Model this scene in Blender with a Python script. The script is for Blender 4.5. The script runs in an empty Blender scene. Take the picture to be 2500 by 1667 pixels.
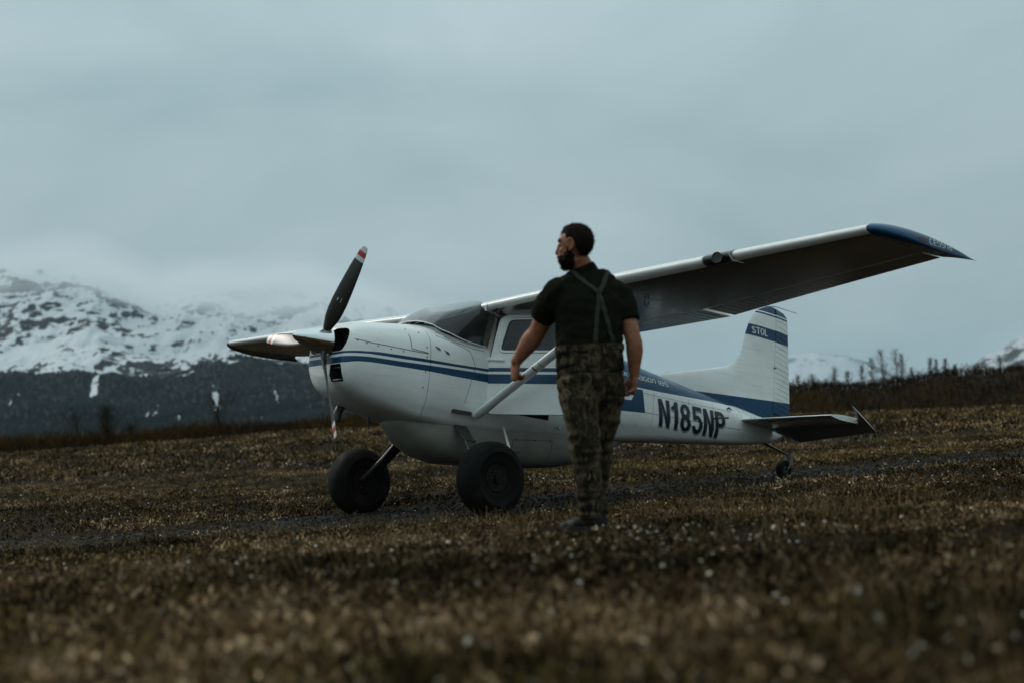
import bpy, bmesh, math, random
import numpy as np
from mathutils import Vector, Matrix, noise as mnoise
from mathutils.bvhtree import BVHTree

rng = np.random.default_rng(185)
random.seed(185)
scene = bpy.context.scene
COL = scene.collection

# ------------------------------------------------------------------ camera
CAM_Z = 0.773
cd = bpy.data.cameras.new('camera')
cam = bpy.data.objects.new('camera', cd)
COL.objects.link(cam)
cd.sensor_width = 36.0
cd.lens = 47.824
cd.clip_start = 0.05
cd.clip_end = 60000
rt, up, fw = Vector((0.998371, 0.00389, -0.056925)), Vector((0.057058, -0.068064, 0.996048)), Vector((0.0, 0.997673, 0.068175))
m = Matrix.Identity(4)
for i in range(3):
    m[i][0], m[i][1], m[i][2] = rt[i], up[i], -fw[i]
m[0][3], m[1][3], m[2][3] = 0, 0, CAM_Z
cam.matrix_world = m
cd.dof.use_dof = True
cd.dof.focus_distance = 14.0
cd.dof.aperture_fstop = 1.5
cd.dof.aperture_blades = 9
scene.camera = cam

# ------------------------------------------------------------------ sky and sun
SUN_EL, SUN_AZ = math.radians(38), math.radians(-58)      # azimuth from +Y towards +X
sun_dir = Vector((math.cos(SUN_EL) * math.sin(SUN_AZ), math.cos(SUN_EL) * math.cos(SUN_AZ), math.sin(SUN_EL)))
world = bpy.data.worlds.new('World')
scene.world = world
world.use_nodes = True
wn, wl = world.node_tree.nodes, world.node_tree.links
wn.clear()
w_out = wn.new('ShaderNodeOutputWorld')
sky = wn.new('ShaderNodeTexSky')
sky.sky_type = 'NISHITA'
sky.sun_disc = False
sky.sun_elevation = SUN_EL
sky.sun_rotation = SUN_AZ
sky.air_density, sky.dust_density, sky.ozone_density = 1.0, 3.0, 1.0
bg_sky = wn.new('ShaderNodeBackground')
bg_sky.inputs['Strength'].default_value = 0.05
wl.new(sky.outputs['Color'], bg_sky.inputs['Color'])
# overcast deck: soft layered cloud, the same all round
tc = wn.new('ShaderNodeTexCoord')
sep = wn.new('ShaderNodeSeparateXYZ'); wl.new(tc.outputs['Generated'], sep.inputs[0])
mp = wn.new('ShaderNodeMapping'); mp.inputs['Scale'].default_value = (1.0, 1.0, 2.4)
mp.inputs['Location'].default_value = (0.3, 0.1, 0.35)
wl.new(tc.outputs['Generated'], mp.inputs[0])
n1 = wn.new('ShaderNodeTexNoise'); n1.inputs['Scale'].default_value = 3.6; n1.inputs['Detail'].default_value = 4; n1.inputs['Roughness'].default_value = 0.48
n1.inputs['Distortion'].default_value = 0.4
wl.new(mp.outputs[0], n1.inputs['Vector'])
ramp = wn.new('ShaderNodeValToRGB')
ramp.color_ramp.elements[0].position = 0.18; ramp.color_ramp.elements[0].color = (0.258, 0.360, 0.395, 1)
ramp.color_ramp.elements[1].position = 0.74; ramp.color_ramp.elements[1].color = (0.412, 0.524, 0.550, 1)
wl.new(n1.outputs['Fac'], ramp.inputs[0])
# an overcast dome brightens evenly from the horizon to the zenith
bg_cloud = wn.new('ShaderNodeBackground')
ovc = wn.new('ShaderNodeMath'); ovc.operation = 'MULTIPLY_ADD'; ovc.use_clamp = False
clampz = wn.new('ShaderNodeMath'); clampz.operation = 'MAXIMUM'; clampz.inputs[1].default_value = 0.0
wl.new(sep.outputs[2], clampz.inputs[0]); wl.new(clampz.outputs[0], ovc.inputs[0])
ovc.inputs[1].default_value = 1.25; ovc.inputs[2].default_value = 0.92
wl.new(ovc.outputs[0], bg_cloud.inputs['Strength'])
wl.new(ramp.outputs[0], bg_cloud.inputs['Color'])
wmix = wn.new('ShaderNodeMixShader'); wmix.inputs[0].default_value = 0.93
wl.new(bg_sky.outputs[0], wmix.inputs[1]); wl.new(bg_cloud.outputs[0], wmix.inputs[2])
wl.new(wmix.outputs[0], w_out.inputs['Surface'])

sl = bpy.data.lights.new('sun', 'SUN')
sl.energy = 1.4
sl.angle = math.radians(14)
sl.color = (1.0, 0.93, 0.84)
so = bpy.data.objects.new('sun', sl)
COL.objects.link(so)
so.rotation_euler = (-sun_dir).to_track_quat('-Z', 'Y').to_euler()
so.location = (-20, 10, 30)

scene.view_settings.view_transform = 'Standard'
scene.view_settings.look = 'None'
scene.view_settings.exposure = 0.0
scene.view_settings.gamma = 1.0
scene.view_settings.use_curve_mapping = False
scene.render.engine = 'CYCLES'
scene.cycles.use_denoising = True
scene.cycles.max_bounces = 8
scene.cycles.transparent_max_bounces = 24
scene.cycles.volume_bounces = 6
HAZE, CLOUD = 3.0e-5, 0.0017
scene.cycles.caustics_reflective = False
scene.cycles.caustics_refractive = False


# ------------------------------------------------------------------ helpers
def tag(o, label=None, cat=None, group=None, kind=None):
    if label: o['label'] = label
    if cat: o['category'] = cat
    if group: o['group'] = group
    if kind: o['kind'] = kind
    return o


def empty(name, mat=None):
    o = bpy.data.objects.new(name, None)
    COL.objects.link(o)
    o.empty_display_size = 0.2
    if mat is not None: o.matrix_world = mat
    return o


def mesh_obj(name, verts, faces, mat=None, parent=None, smooth=True, sharp=38):
    me = bpy.data.meshes.new(name)
    me.from_pydata([tuple(map(float, v)) for v in verts], [], [tuple(map(int, f)) for f in faces])
    me.update()
    return link_mesh(name, me, mat, parent, smooth, sharp)


def link_mesh(name, me, mat=None, parent=None, smooth=True, sharp=38):
    o = bpy.data.objects.new(name, me)
    COL.objects.link(o)
    if mat is not None:
        for mm in (mat if isinstance(mat, (list, tuple)) else [mat]):
            me.materials.append(mm)
    if smooth and len(me.polygons):
        me.polygons.foreach_set('use_smooth', [True] * len(me.polygons))
        if sharp: me.set_sharp_from_angle(angle=math.radians(sharp))
    if parent is not None: o.parent = parent
    return o


def pieces(name, proto, places, mat, parent, smooth=True):
    """alike small parts, one object each, sharing one mesh"""
    me = None; out = []
    for p in places:
        if p is None: continue
        if me is None: o = mesh_obj(name, proto[0], proto[1], mat, parent, smooth); me = o.data
        else:
            o = bpy.data.objects.new(name, me); COL.objects.link(o); o.parent = parent
        o.location = p; out.append(o)
    return out


class MB:
    """collects verts / faces of several pieces of one part"""
    def __init__(s): s.v, s.f = [], []
    def add(s, v, f):
        k = len(s.v); s.v += [tuple(p) for p in v]; s.f += [tuple(i + k for i in q) for q in f]
        return s
    def obj(s, name, mat, parent=None, smooth=True, sharp=38):
        return mesh_obj(name, s.v, s.f, mat, parent, smooth, sharp)


def loft(rings, closed=True, cap0=True, cap1=True):
    n = len(rings[0]); v = [p for r in rings for p in r]; f = []
    k = n if closed else n - 1
    for i in range(len(rings) - 1):
        for j in range(k):
            a, b = i * n + j, i * n + (j + 1) % n
            f.append((a, b, b + n, a + n))
    if closed and cap0: f.append(tuple(range(n - 1, -1, -1)))
    if closed and cap1: f.append(tuple(range((len(rings) - 1) * n, len(rings) * n)))
    return v, f


def frame_of(d, hint=(0, 0, 1)):
    d = Vector(d).normalized(); h = Vector(hint)
    if abs(d.dot(h)) > 0.97: h = Vector((1, 0, 0))
    a = d.cross(h).normalized(); b = a.cross(d).normalized()
    return a, b


def tube(pts, rad, n=10, hint=(0, 0, 1), ell=None, dome=False):
    """tapered tube along pts; rad a number or list; ell = (sa, sb) scales of the two section axes"""
    pts = [Vector(p) for p in pts]
    if not isinstance(rad, (list, tuple)): rad = [rad] * len(pts)
    rings = []
    for i, p in enumerate(pts):
        d = pts[min(i + 1, len(pts) - 1)] - pts[max(i - 1, 0)]
        if i == 0: a0, b0 = frame_of(d, hint)
        else:                                   # carry the frame along so the tube never twists
            dn = d.normalized(); a0 = (a0 - dn * a0.dot(dn)).normalized(); b0 = a0.cross(dn).normalized()
        a, b = a0, b0
        sa, sb = (1, 1) if ell is None else (ell[i] if isinstance(ell, list) else ell)
        rings.append((p, d.normalized(), a * sa, b * sb, rad[i]))
    out = []
    def ring(p, a, b, r): return [p + a * (r * math.cos(2 * math.pi * j / n)) + b * (r * math.sin(2 * math.pi * j / n)) for j in range(n)]
    if dome:
        p, d, a, b, r = rings[0]
        for t in (80, 55, 28): out.append(ring(p - d * r * math.sin(math.radians(t)), a, b, r * math.cos(math.radians(t))))
    for p, d, a, b, r in rings: out.append(ring(p, a, b, r))
    if dome:
        p, d, a, b, r = rings[-1]
        for t in (28, 55, 80): out.append(ring(p + d * r * math.sin(math.radians(t)), a, b, r * math.cos(math.radians(t))))
    return loft(out)


def box(x0, x1, y0, y1, z0, z1):
    v = [(x, y, z) for x in (x0, x1) for y in (y0, y1) for z in (z0, z1)]
    return v, [(0, 1, 3, 2), (4, 6, 7, 5), (0, 4, 5, 1), (2, 3, 7, 6), (0, 2, 6, 4), (1, 5, 7, 3)]


def ellipsoid(c, r, nu=20, nv=14, rot=None):
    rings = []
    for i in range(1, nv):
        t = math.pi * i / nv
        rings.append([Vector((r[0] * math.sin(t) * math.cos(2 * math.pi * j / nu), r[1] * math.sin(t) * math.sin(2 * math.pi * j / nu), -r[2] * math.cos(t))) for j in range(nu)])
    if rot is not None: rings = [[rot @ p for p in q] for q in rings]
    c = Vector(c)
    return loft([[p + c for p in q] for q in rings])


def interp(x, xs, ys): return float(np.interp(x, xs, ys))


def smooth01(t):
    t = min(max(t, 0), 1)
    return t * t * (3 - 2 * t)


# ------------------------------------------------------------------ materials
def new_mat(name):
    mt = bpy.data.materials.new(name); mt.use_nodes = True
    nt = mt.node_tree; b = nt.nodes['Principled BSDF']
    return mt, nt, b


def N(nt, t, **kw):
    n = nt.nodes.new(t)
    for k, v in kw.items():
        if k in n.inputs: n.inputs[k].default_value = v
        else: setattr(n, k, v)
    return n


def math_node(nt, op, a, b=None, c=None):
    n = nt.nodes.new('ShaderNodeMath'); n.operation = op
    for i, x in enumerate((a, b, c)):
        if x is None: continue
        if isinstance(x, (int, float)): n.inputs[i].default_value = x
        else: nt.links.new(x, n.inputs[i])
    return n.outputs[0]


def mixrgb(nt, fac, a, b, mode='MIX'):
    n = nt.nodes.new('ShaderNodeMix'); n.data_type = 'RGBA'; n.blend_type = mode
    for s, x in ((n.inputs[0], fac), (n.inputs[6], a), (n.inputs[7], b)):
        if isinstance(x, (int, float)): s.default_value = x
        elif isinstance(x, (tuple, list)): s.default_value = (*x[:3], 1)
        else: nt.links.new(x, s)
    return n.outputs[2]


def objcoord(nt, scale=None):
    t = nt.nodes.new('ShaderNodeTexCoord')
    if scale is None: return t.outputs['Object']
    mpn = nt.nodes.new('ShaderNodeMapping'); mpn.inputs['Scale'].default_value = scale
    nt.links.new(t.outputs['Object'], mpn.inputs[0]); return mpn.outputs[0]


def noise_fac(nt, scale, detail=4, rough=0.55, vec=None, dist=0.0):
    n = N(nt, 'ShaderNodeTexNoise', Scale=scale, Detail=detail, Roughness=rough, Distortion=dist)
    nt.links.new(vec if vec is not None else objcoord(nt), n.inputs['Vector'])
    return n.outputs['Fac']


def ramp_node(nt, fac, stops):
    r = nt.nodes.new('ShaderNodeValToRGB'); e = r.color_ramp.elements
    e[0].position, e[0].color = stops[0][0], (*stops[0][1], 1)
    e[1].position, e[1].color = stops[-1][0], (*stops[-1][1], 1)
    for p, c in stops[1:-1]:
        q = e.new(p); q.color = (*c, 1)
    nt.links.new(fac, r.inputs[0]); return r.outputs[0]


def map_range(nt, v, a, b, c=0.0, d=1.0):
    n = N(nt, 'ShaderNodeMapRange'); nt.links.new(v, n.inputs[0])
    for i, x in enumerate((a, b, c, d)): n.inputs[i + 1].default_value = x
    return n.outputs[0]


def bump(nt, b, h, strength=0.2, dist=0.01):
    n = N(nt, 'ShaderNodeBump', Strength=strength, Distance=dist); nt.links.new(h, n.inputs['Height'])
    nt.links.new(n.outputs[0], b.inputs['Normal'])


def simple(name, col, rough=0.5, metal=0.0, grime=0.0, gscale=4.0, spec=0.5, bumps=0.0, bscale=60, coat=0.0):
    mt, nt, b = new_mat(name)
    b.inputs['Roughness'].default_value = rough
    b.inputs['Metallic'].default_value = metal
    b.inputs['Specular IOR Level'].default_value = spec
    b.inputs['Coat Weight'].default_value = coat
    if grime:
        f = noise_fac(nt, gscale, 6, 0.62)
        c = mixrgb(nt, map_range(nt, f, 0.35, 0.7, 0, grime), col, tuple(x * 0.45 for x in col))
        nt.links.new(c, b.inputs['Base Color'])
        r = map_range(nt, f, 0.3, 0.7, rough * 0.8, min(1, rough * 1.35)); nt.links.new(r, b.inputs['Roughness'])
    else: b.inputs['Base Color'].default_value = (*col, 1)
    if bumps: bump(nt, b, noise_fac(nt, bscale, 3), bumps, 0.004)
    return mt


WHITE = (0.80, 0.79, 0.76)
BLUE = (0.0005, 0.041, 0.096)
NAVY = (0.008, 0.02, 0.032)


def paint_base(nt):
    """aged white paint: faint streaks and dirt thrown up from the ground"""
    f = noise_fac(nt, 2.2, 7, 0.6)
    st = noise_fac(nt, 3.0, 5, 0.6, vec=objcoord(nt, (0.6, 3, 9)))
    c = mixrgb(nt, map_range(nt, f, 0.42, 0.75, 0, 0.35), WHITE, (0.52, 0.49, 0.43))
    return mixrgb(nt, map_range(nt, st, 0.5, 0.8, 0, 0.30), c, (0.40, 0.365, 0.30))


def paint_finish(nt, b):
    f = noise_fac(nt, 5, 5, 0.6)
    nt.links.new(map_range(nt, f, 0.3, 0.75, 0.24, 0.42), b.inputs['Roughness'])
    b.inputs['Specular IOR Level'].default_value = 0.4
    bump(nt, b, noise_fac(nt, 3.0, 2), 0.05, 0.05)


def white_paint():
    mt, nt, b = new_mat('white_paint')
    nt.links.new(paint_base(nt), b.inputs['Base Color']); paint_finish(nt, b)
    return mt


def curve_val(nt, xin, pts, x0, x1, z0, z1):
    """piecewise-linear function of the aeroplane's x, as a Float Curve node"""
    t = map_range(nt, xin, x0, x1)
    n = nt.nodes.new('ShaderNodeFloatCurve'); c = n.mapping.curves[0]
    q = sorted(((x - x0) / (x1 - x0), (z - z0) / (z1 - z0)) for x, z in pts)
    c.points[0].location = q[0]; c.points[1].location = q[-1]
    for p in q[1:-1]: c.points.new(*p)
    for p in c.points: p.handle_type = 'VECTOR'
    n.mapping.update()
    nt.links.new(t, n.inputs['Value'])
    mr = map_range(nt, n.outputs[0], 0, 1, z0, z1)
    return mr


def fuselage_paint():
    mt, nt, b = new_mat('fuselage_paint')
    s = N(nt, 'ShaderNodeSeparateXYZ'); nt.links.new(objcoord(nt), s.inputs[0])
    x, z = s.outputs[0], s.outputs[2]
    cv = lambda p: curve_val(nt, x, p, -7.4, 0.1, -0.9, 0.9)
    thin_hi = cv([(0.1, -.115), (-.03, -.115), (-.17, -.101), (-.34, -.086), (-.6, -.078), (-.92, -.069), (-1.26, -.063), (-1.7, -.045), (-2.4, .0), (-2.9, .2), (-3.3, .75), (-7.4, .85)])
    thin_lo = cv([(0.1, -.137), (-.03, -.137), (-.06, -.135), (-.23, -.12), (-.6, -.112), (-.92, -.102), (-1.68, -.075), (-2.7, -.04), (-3.6, -.022), (-3.84, -.012), (-3.89, .06), (-3.95, .34), (-4.0, .6), (-7.4, .85)])
    thick_hi = cv([(0.1, -.165), (-.03, -.165), (-.23, -.149), (-.6, -.14), (-.92, -.128), (-1.68, -.1), (-2.7, -.07), (-3.6, -.056), (-3.88, -.046), (-3.92, .02), (-3.94, .10), (-4.0, .105), (-7.4, .2)])
    thick_lo = cv([(0.1, -.23), (-.03, -.229), (-.11, -.212), (-.24, -.2), (-.6, -.194), (-.93, -.189), (-1.27, -.191), (-1.68, -.188), (-2.7, -.2), (-3.6, -.2), (-4.15, -.155), (-7.4, 0)])
    top_lo = cv([(0.1, .85), (-3.85, .80), (-3.90, .118), (-4.44, .136), (-5.19, .171), (-5.9, .21), (-6.3, .245), (-7.4, .4)])
    gt = lambda a, c: math_node(nt, 'GREATER_THAN', a, c)
    mul = lambda a, c: math_node(nt, 'MULTIPLY', a, c)
    mx = lambda a, c: math_node(nt, 'MAXIMUM', a, c)
    thin = mul(mul(gt(thin_hi, z), gt(z, thin_lo)), gt(x, -3.99))
    end = gt(x, math_node(nt, 'MULTIPLY_ADD', z, 0.256, -4.111))
    thick = mul(mul(gt(thick_hi, z), gt(z, thick_lo)), end)
    top = gt(z, top_lo)
    mask = mx(mx(thin, thick), top)
    f = noise_fac(nt, 6, 6, 0.65)
    blue = mixrgb(nt, map_range(nt, f, 0.3, 0.8, 0, 0.5), BLUE, (0.001, 0.055, 0.120))
    nt.links.new(mixrgb(nt, mask, paint_base(nt), blue), b.inputs['Base Color']); paint_finish(nt, b)
    return mt


def tail_paint():
    mt, nt, b = new_mat('tail_paint')
    s = N(nt, 'ShaderNodeSeparateXYZ'); nt.links.new(objcoord(nt), s.inputs[0])
    x, z = s.outputs[0], s.outputs[2]
    zz = lambda k, x0: math_node(nt, 'ADD', z, math_node(nt, 'MULTIPLY', math_node(nt, 'SUBTRACT', x, x0), k))
    gt = lambda a, c: math_node(nt, 'GREATER_THAN', a, c)
    lt = lambda a, c: math_node(nt, 'LESS_THAN', a, c)
    mul = lambda a, c: math_node(nt, 'MULTIPLY', a, c)
    mx = lambda a, c: math_node(nt, 'MAXIMUM', a, c)
    base = lt(zz(0.0595, -5.58), 0.335)
    zb = zz(-0.0225, -6.35)
    band = mul(lt(zb, 1.377), gt(zb, 1.224))
    zc = zz(-0.02, -6.6)
    cap = mx(gt(zc, 1.585), mul(lt(zc, 1.568), gt(zc, 1.545)))
    mask = mx(mx(base, band), cap)
    nt.links.new(mixrgb(nt, mask, paint_base(nt), BLUE), b.inputs['Base Color']); paint_finish(nt, b)
    return mt


def door_paint():
    mt, nt, b = new_mat('door_paint')
    s = N(nt, 'ShaderNodeSeparateXYZ'); nt.links.new(objcoord(nt), s.inputs[0])
    z = s.outputs[2]
    gt = lambda a, c: math_node(nt, 'GREATER_THAN', a, c)
    lt = lambda a, c: math_node(nt, 'LESS_THAN', a, c)
    mul = lambda a, c: math_node(nt, 'MULTIPLY', a, c)
    mask = math_node(nt, 'MAXIMUM', mul(lt(z, -.031), gt(z, -.072)), mul(lt(z, -.098), gt(z, -.198)))
    nt.links.new(mixrgb(nt, mask, paint_base(nt), BLUE), b.inputs['Base Color']); paint_finish(nt, b)
    return mt


def glass_mat(name, tint, dust=0.06, refl=1.0, frost=0.0):
    """thin clear sheet: mirror reflection by Fresnel over a tinted see-through, with a veil of dust"""
    mt, nt, b = new_mat(name)
    nt.nodes.remove(b)
    out = nt.nodes['Material Output']
    tr = N(nt, 'ShaderNodeBsdfTransparent'); tr.inputs[0].default_value = (*tint, 1)
    gl = N(nt, 'ShaderNodeBsdfGlossy'); gl.inputs['Roughness'].default_value = 0.06
    gl.inputs['Color'].default_value = (refl, refl, refl, 1)
    df = N(nt, 'ShaderNodeBsdfDiffuse'); df.inputs[0].default_value = (0.62, 0.63, 0.62, 1)
    fr = N(nt, 'ShaderNodeFresnel'); fr.inputs['IOR'].default_value = 1.48
    m1 = N(nt, 'ShaderNodeMixShader'); nt.links.new(fr.outputs[0], m1.inputs[0]); nt.links.new(tr.outputs[0], m1.inputs[1]); nt.links.new(gl.outputs[0], m1.inputs[2])
    m2 = N(nt, 'ShaderNodeMixShader')
    f = noise_fac(nt, 38, 6, 0.75)
    veil = map_range(nt, f, 0.42, 0.75, dust * 0.4, dust * 3.0)
    if frost:
        g = N(nt, 'ShaderNodeNewGeometry'); sg = N(nt, 'ShaderNodeSeparateXYZ'); nt.links.new(g.outputs['True Normal'], sg.inputs[0])
        upz = math_node(nt, 'ABSOLUTE', sg.outputs[2])
        fz = math_node(nt, 'ADD', upz, math_node(nt, 'MULTIPLY', math_node(nt, 'SUBTRACT', noise_fac(nt, 90, 5, .8), .5), .5))
        veil = math_node(nt, 'MAXIMUM', veil, map_range(nt, fz, .50, .86, 0, frost))
    nt.links.new(veil, m2.inputs[0])
    nt.links.new(m1.outputs[0], m2.inputs[1]); nt.links.new(df.outputs[0], m2.inputs[2])
    nt.links.new(m2.outputs[0], out.inputs['Surface'])
    return mt


M = {}
M['white'] = white_paint()
M['fus'] = fuselage_paint()
M['tail'] = tail_paint()
M['door'] = door_paint()
M['blue'] = simple('blue_paint', (0.0008, 0.050, 0.118), 0.25, grime=0.3, gscale=5, spec=0.35)
M['navy'] = simple('navy_vinyl', NAVY, 0.4)
M['lettering_white'] = simple('white_vinyl', (0.55, 0.56, 0.55), 0.4)
M['dark'] = simple('dark_cavity', (0.012, 0.011, 0.010), 0.8)
M['seam'] = simple('seam_dirt', (0.07, 0.06, 0.045), 0.8)
M['metal'] = simple('polished_metal', (0.80, 0.79, 0.77), 0.09, metal=1.0, grime=0.12, gscale=3)
M['alum'] = simple('dull_aluminium', (0.45, 0.45, 0.44), 0.38, metal=1.0, grime=0.3)
M['steel'] = simple('dark_steel', (0.055, 0.05, 0.045), 0.45, metal=0.4, grime=0.3)
M['rubber'] = simple('tyre_rubber', (0.0075, 0.007, 0.006), 0.7, grime=0.4, gscale=9, spec=0.12, bumps=0.3, bscale=50)
nt_ = M['rubber'].node_tree; b_ = nt_.nodes['Principled BSDF']
src = b_.inputs['Base Color'].links[0].from_socket
nt_.links.new(mixrgb(nt_, map_range(nt_, noise_fac(nt_, 4.5, 7, .7), .50, .70, 0, .8), src, (.030, .021, .013)), b_.inputs['Base Color'])
M['rim'] = simple('dirty_dark_rim', (0.011, 0.010, 0.008), 0.6, grime=0.4, gscale=20, spec=0.15)
M['glass'] = glass_mat('window_glass', (0.30, 0.34, 0.33), 0.012)
M['windshield'] = glass_mat('windshield_glass', (0.42, 0.46, 0.45), 0.025, 1.0, 0.34)
M['interior'] = simple('dark_upholstery', (0.030, 0.026, 0.022), 0.9, grime=0.4)
M['tan'] = simple('tan_panel', (0.16, 0.12, 0.065), 0.85, grime=0.3)
M['orange'] = simple('orange_sealant', (0.13, 0.058, 0.026), 0.7, grime=0.3)
M['red'] = simple('red_paint', (0.40, 0.025, 0.025), 0.4)
M['under'] = simple('dark_lower_skin', (0.34, 0.33, 0.31), 0.20, metal=0.75, grime=0.35, gscale=2.5)  # darker and glossier than the white paint, for downward-facing faces
M['pod'] = simple('pod_paint', (0.27, 0.255, 0.215), 0.36, grime=0.6, gscale=3)
M['lens'] = glass_mat('lamp_glass', (0.75, 0.8, 0.8), 0.05)

# ------------------------------------------------------------------ ground shape
FAR_A = [-.60, -.38, -.264, -.15, 0, .255, .372, .6]
FAR_Z = [1.00, 1.155, 1.284, 1.476, 1.30, .764, .634, .5]
TRACK = [(-30, 8.0), (-12, 10.4), (-5, 12.2), (-1.2, 13.9), (1.5, 16.6), (4.2, 19.2), (8, 21.6), (20, 26.5), (45, 33)]


def hills(x, y, s, o=0.0): return mnoise.noise(Vector((x * s + o, y * s - o, o * 1.7)))


def track_dist(x, y):
    best = 1e9
    for (a, b), (c, d) in zip(TRACK[:-1], TRACK[1:]):
        dx, dy = c - a, d - b
        t = max(0, min(1, ((x - a) * dx + (y - b) * dy) / (dx * dx + dy * dy)))
        q = math.hypot(x - a - t * dx, y - b - t * dy)
        best = min(best, q)
    return best


def ground_z(x, y):
    td = track_dist(x, y)
    z = 0.0
    # bank of heath between the track and the camera
    ky = smooth01((11.9 + 0.25 * x - y) / 2.6) if y < 14 else 0
    z += ky * (0.205 + 0.012 * max(0, 8.3 - y))
    # gentle rise beyond the track
    if y > 22:
        zf = interp(x / y, FAR_A, FAR_Z)
        t = smooth01((y - 22) / 50.0)
        z += zf * t
        if y > 72: z -= min(1.6, (y - 72) * 0.02)
    rough = smooth01((td - 1.5) / 1.2)
    near = 1.0 if y < 60 else max(0.2, 60 / y)
    z += rough * near * (0.030 * hills(x, y, 1.1) + 0.022 * hills(x, y, 2.7, 4.0) + 0.05 * hills(x, y, 0.23, 9.0))
    z += (1 - rough) * 0.008 * hills(x, y, 1.7, 2.0)
    # bare rut in the bank to the right
    q = ((x - 1.95 - 0.25 * (y - 5.6)) / 1.0) ** 2 + ((y - 5.75) / 0.45) ** 2
    z -= 0.05 * math.exp(-q)
    return z


def rut_mask(x, y):
    q = ((x - 2.2 - 0.25 * (y - 5.6)) / 1.45) ** 2 + ((y - 5.75) / 0.62) ** 2
    return math.exp(-q)


# ground material: dry heath soil, moss and gravel
def ground_material():
    mt, nt, b = new_mat('heath_ground')
    v = objcoord(nt)
    big = noise_fac(nt, 0.35, 5, 0.6, vec=v)
    fine = noise_fac(nt, 14, 6, 0.7, vec=v)
    c = ramp_node(nt, fine, [(0.30, (0.004, 0.0023, 0.001)), (0.50, (0.014, 0.0078, 0.0032)), (0.72, (0.045, 0.025, 0.011))])
    c = mixrgb(nt, map_range(nt, big, 0.45, 0.7, 0, 0.55), c, (0.026, 0.018, 0.007))
    moss = noise_fac(nt, 0.9, 5, 0.62, vec=objcoord(nt, (0.45, 1.0, 1.0)))
    sx = N(nt, 'ShaderNodeSeparateXYZ'); nt.links.new(v, sx.inputs[0])
    far = map_range(nt, sx.outputs[1], 17, 26)
    mfac = math_node(nt, 'MULTIPLY', map_range(nt, moss, 0.56, 0.66, 0, 0.85), far)
    c = mixrgb(nt, mfac, c, (0.062, 0.042, 0.014))
    nt.links.new(c, b.inputs['Base Color'])
    b.inputs['Roughness'].default_value = 0.95
    b.inputs['Specular IOR Level'].default_value = 0.2
    bump(nt, b, fine, 0.8, 0.03)
    return mt


M['ground'] = ground_material(); M['ground'].node_tree.nodes['Principled BSDF'].inputs['Specular IOR Level'].default_value = 0.05


def grid_spacing():
    ys = list(np.arange(-6, 2, 0.5)) + list(np.arange(2, 28, 0.16)) + list(28 * 1.035 ** np.arange(0, 60)) 
    ys = [y for y in ys if y < 220] + [300, 500, 1000, 3000, 7000, 13500]
    xs = [-7000, -4000, -2000, -700, -300, -160, -100] + list(-(12 * 1.06 ** np.arange(34, -1, -1))) + list(np.arange(-11.8, 12, 0.2)) + list(12 * 1.06 ** np.arange(0, 35)) + [100, 160, 300, 700, 2000, 4000, 7000]
    return sorted(set(round(float(x), 3) for x in xs)), sorted(set(round(float(y), 3) for y in ys))


gx, gy = grid_spacing()
gv, gf = [], []
for y in gy:
    for x in gx:
        gv.append((x, y, ground_z(x, y) if y < 400 and abs(x) < 400 else (-0.5 if y < 400 else -6)))
nx = len(gx)
for j in range(len(gy) - 1):
    for i in range(nx - 1):
        a = j * nx + i
        gf.append((a, a + 1, a + 1 + nx, a + nx))
ground = tag(mesh_obj('ground', gv, gf, M['ground'], sharp=0), 'dry brown heath ground stretching to the brush line', 'ground', kind='structure')

# gravel track under the aeroplane
def track_material():
    mt, nt, b = new_mat('gravel_track')
    v = objcoord(nt)
    fine = noise_fac(nt, 40, 6, 0.75, vec=v)
    big = noise_fac(nt, 1.3, 6, 0.65, vec=objcoord(nt, (0.5, 1.2, 1)))
    c = ramp_node(nt, fine, [(0.32, (0.005, 0.0036, 0.0022)), (0.55, (0.013, 0.0095, 0.006)), (0.75, (0.030, 0.022, 0.014))])
    c = mixrgb(nt, map_range(nt, big, 0.42, 0.68, 0, 0.8), c, (0.009, 0.0075, 0.0045))
    nt.links.new(c, b.inputs['Base Color']); b.inputs['Roughness'].default_value = 0.9; b.inputs['Specular IOR Level'].default_value = 0.15
    bump(nt, b, fine, 0.9, 0.02)
    return mt


M['track'] = track_material()
tp = []
for (a, b), (c, d) in zip(TRACK[:-1], TRACK[1:]):
    k = max(2, int(math.hypot(c - a, d - b) / 0.25))
    for i in range(k): tp.append((a + (c - a) * i / k, b + (d - b) * i / k))
tp = [p for p in tp if -14 < p[0] < 30]
# smooth the centre line
for _ in range(30):
    tp = [tp[0]] + [tuple((tp[i - 1][k] + 2 * tp[i][k] + tp[i + 1][k]) / 4 for k in (0, 1)) for i in range(1, len(tp) - 1)] + [tp[-1]]
rings = []
for i, p in enumerate(tp):
    q = tp[min(i + 1, len(tp) - 1)]; o = tp[max(i - 1, 0)]
    d = Vector((q[0] - o[0], q[1] - o[1], 0)).normalized(); nrm = Vector((-d.y, d.x, 0))
    w0 = 1.55 + 0.45 * hills(p[0], p[1], 0.5, 3) + 0.28 * hills(p[0], p[1], 2.3, 5)
    w1 = 1.55 + 0.45 * hills(p[0], p[1], 0.45, 13) + 0.28 * hills(p[0], p[1], 2.1, 15)
    row = []
    for k in range(13):
        t = -w1 + (w0 + w1) * k / 12
        x, y = p[0] + nrm.x * t, p[1] + nrm.y * t
        edge = abs(k - 6) / 6
        row.append((x, y, ground_z(x, y) + 0.012 - 0.02 * edge ** 6))
    rings.append(row)
v, f = loft(rings, closed=False)
track = tag(mesh_obj('gravel_track', v, f, M['track'], sharp=0), 'dark gravel track crossing the heath under the aeroplane', 'track', kind='structure')

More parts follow.
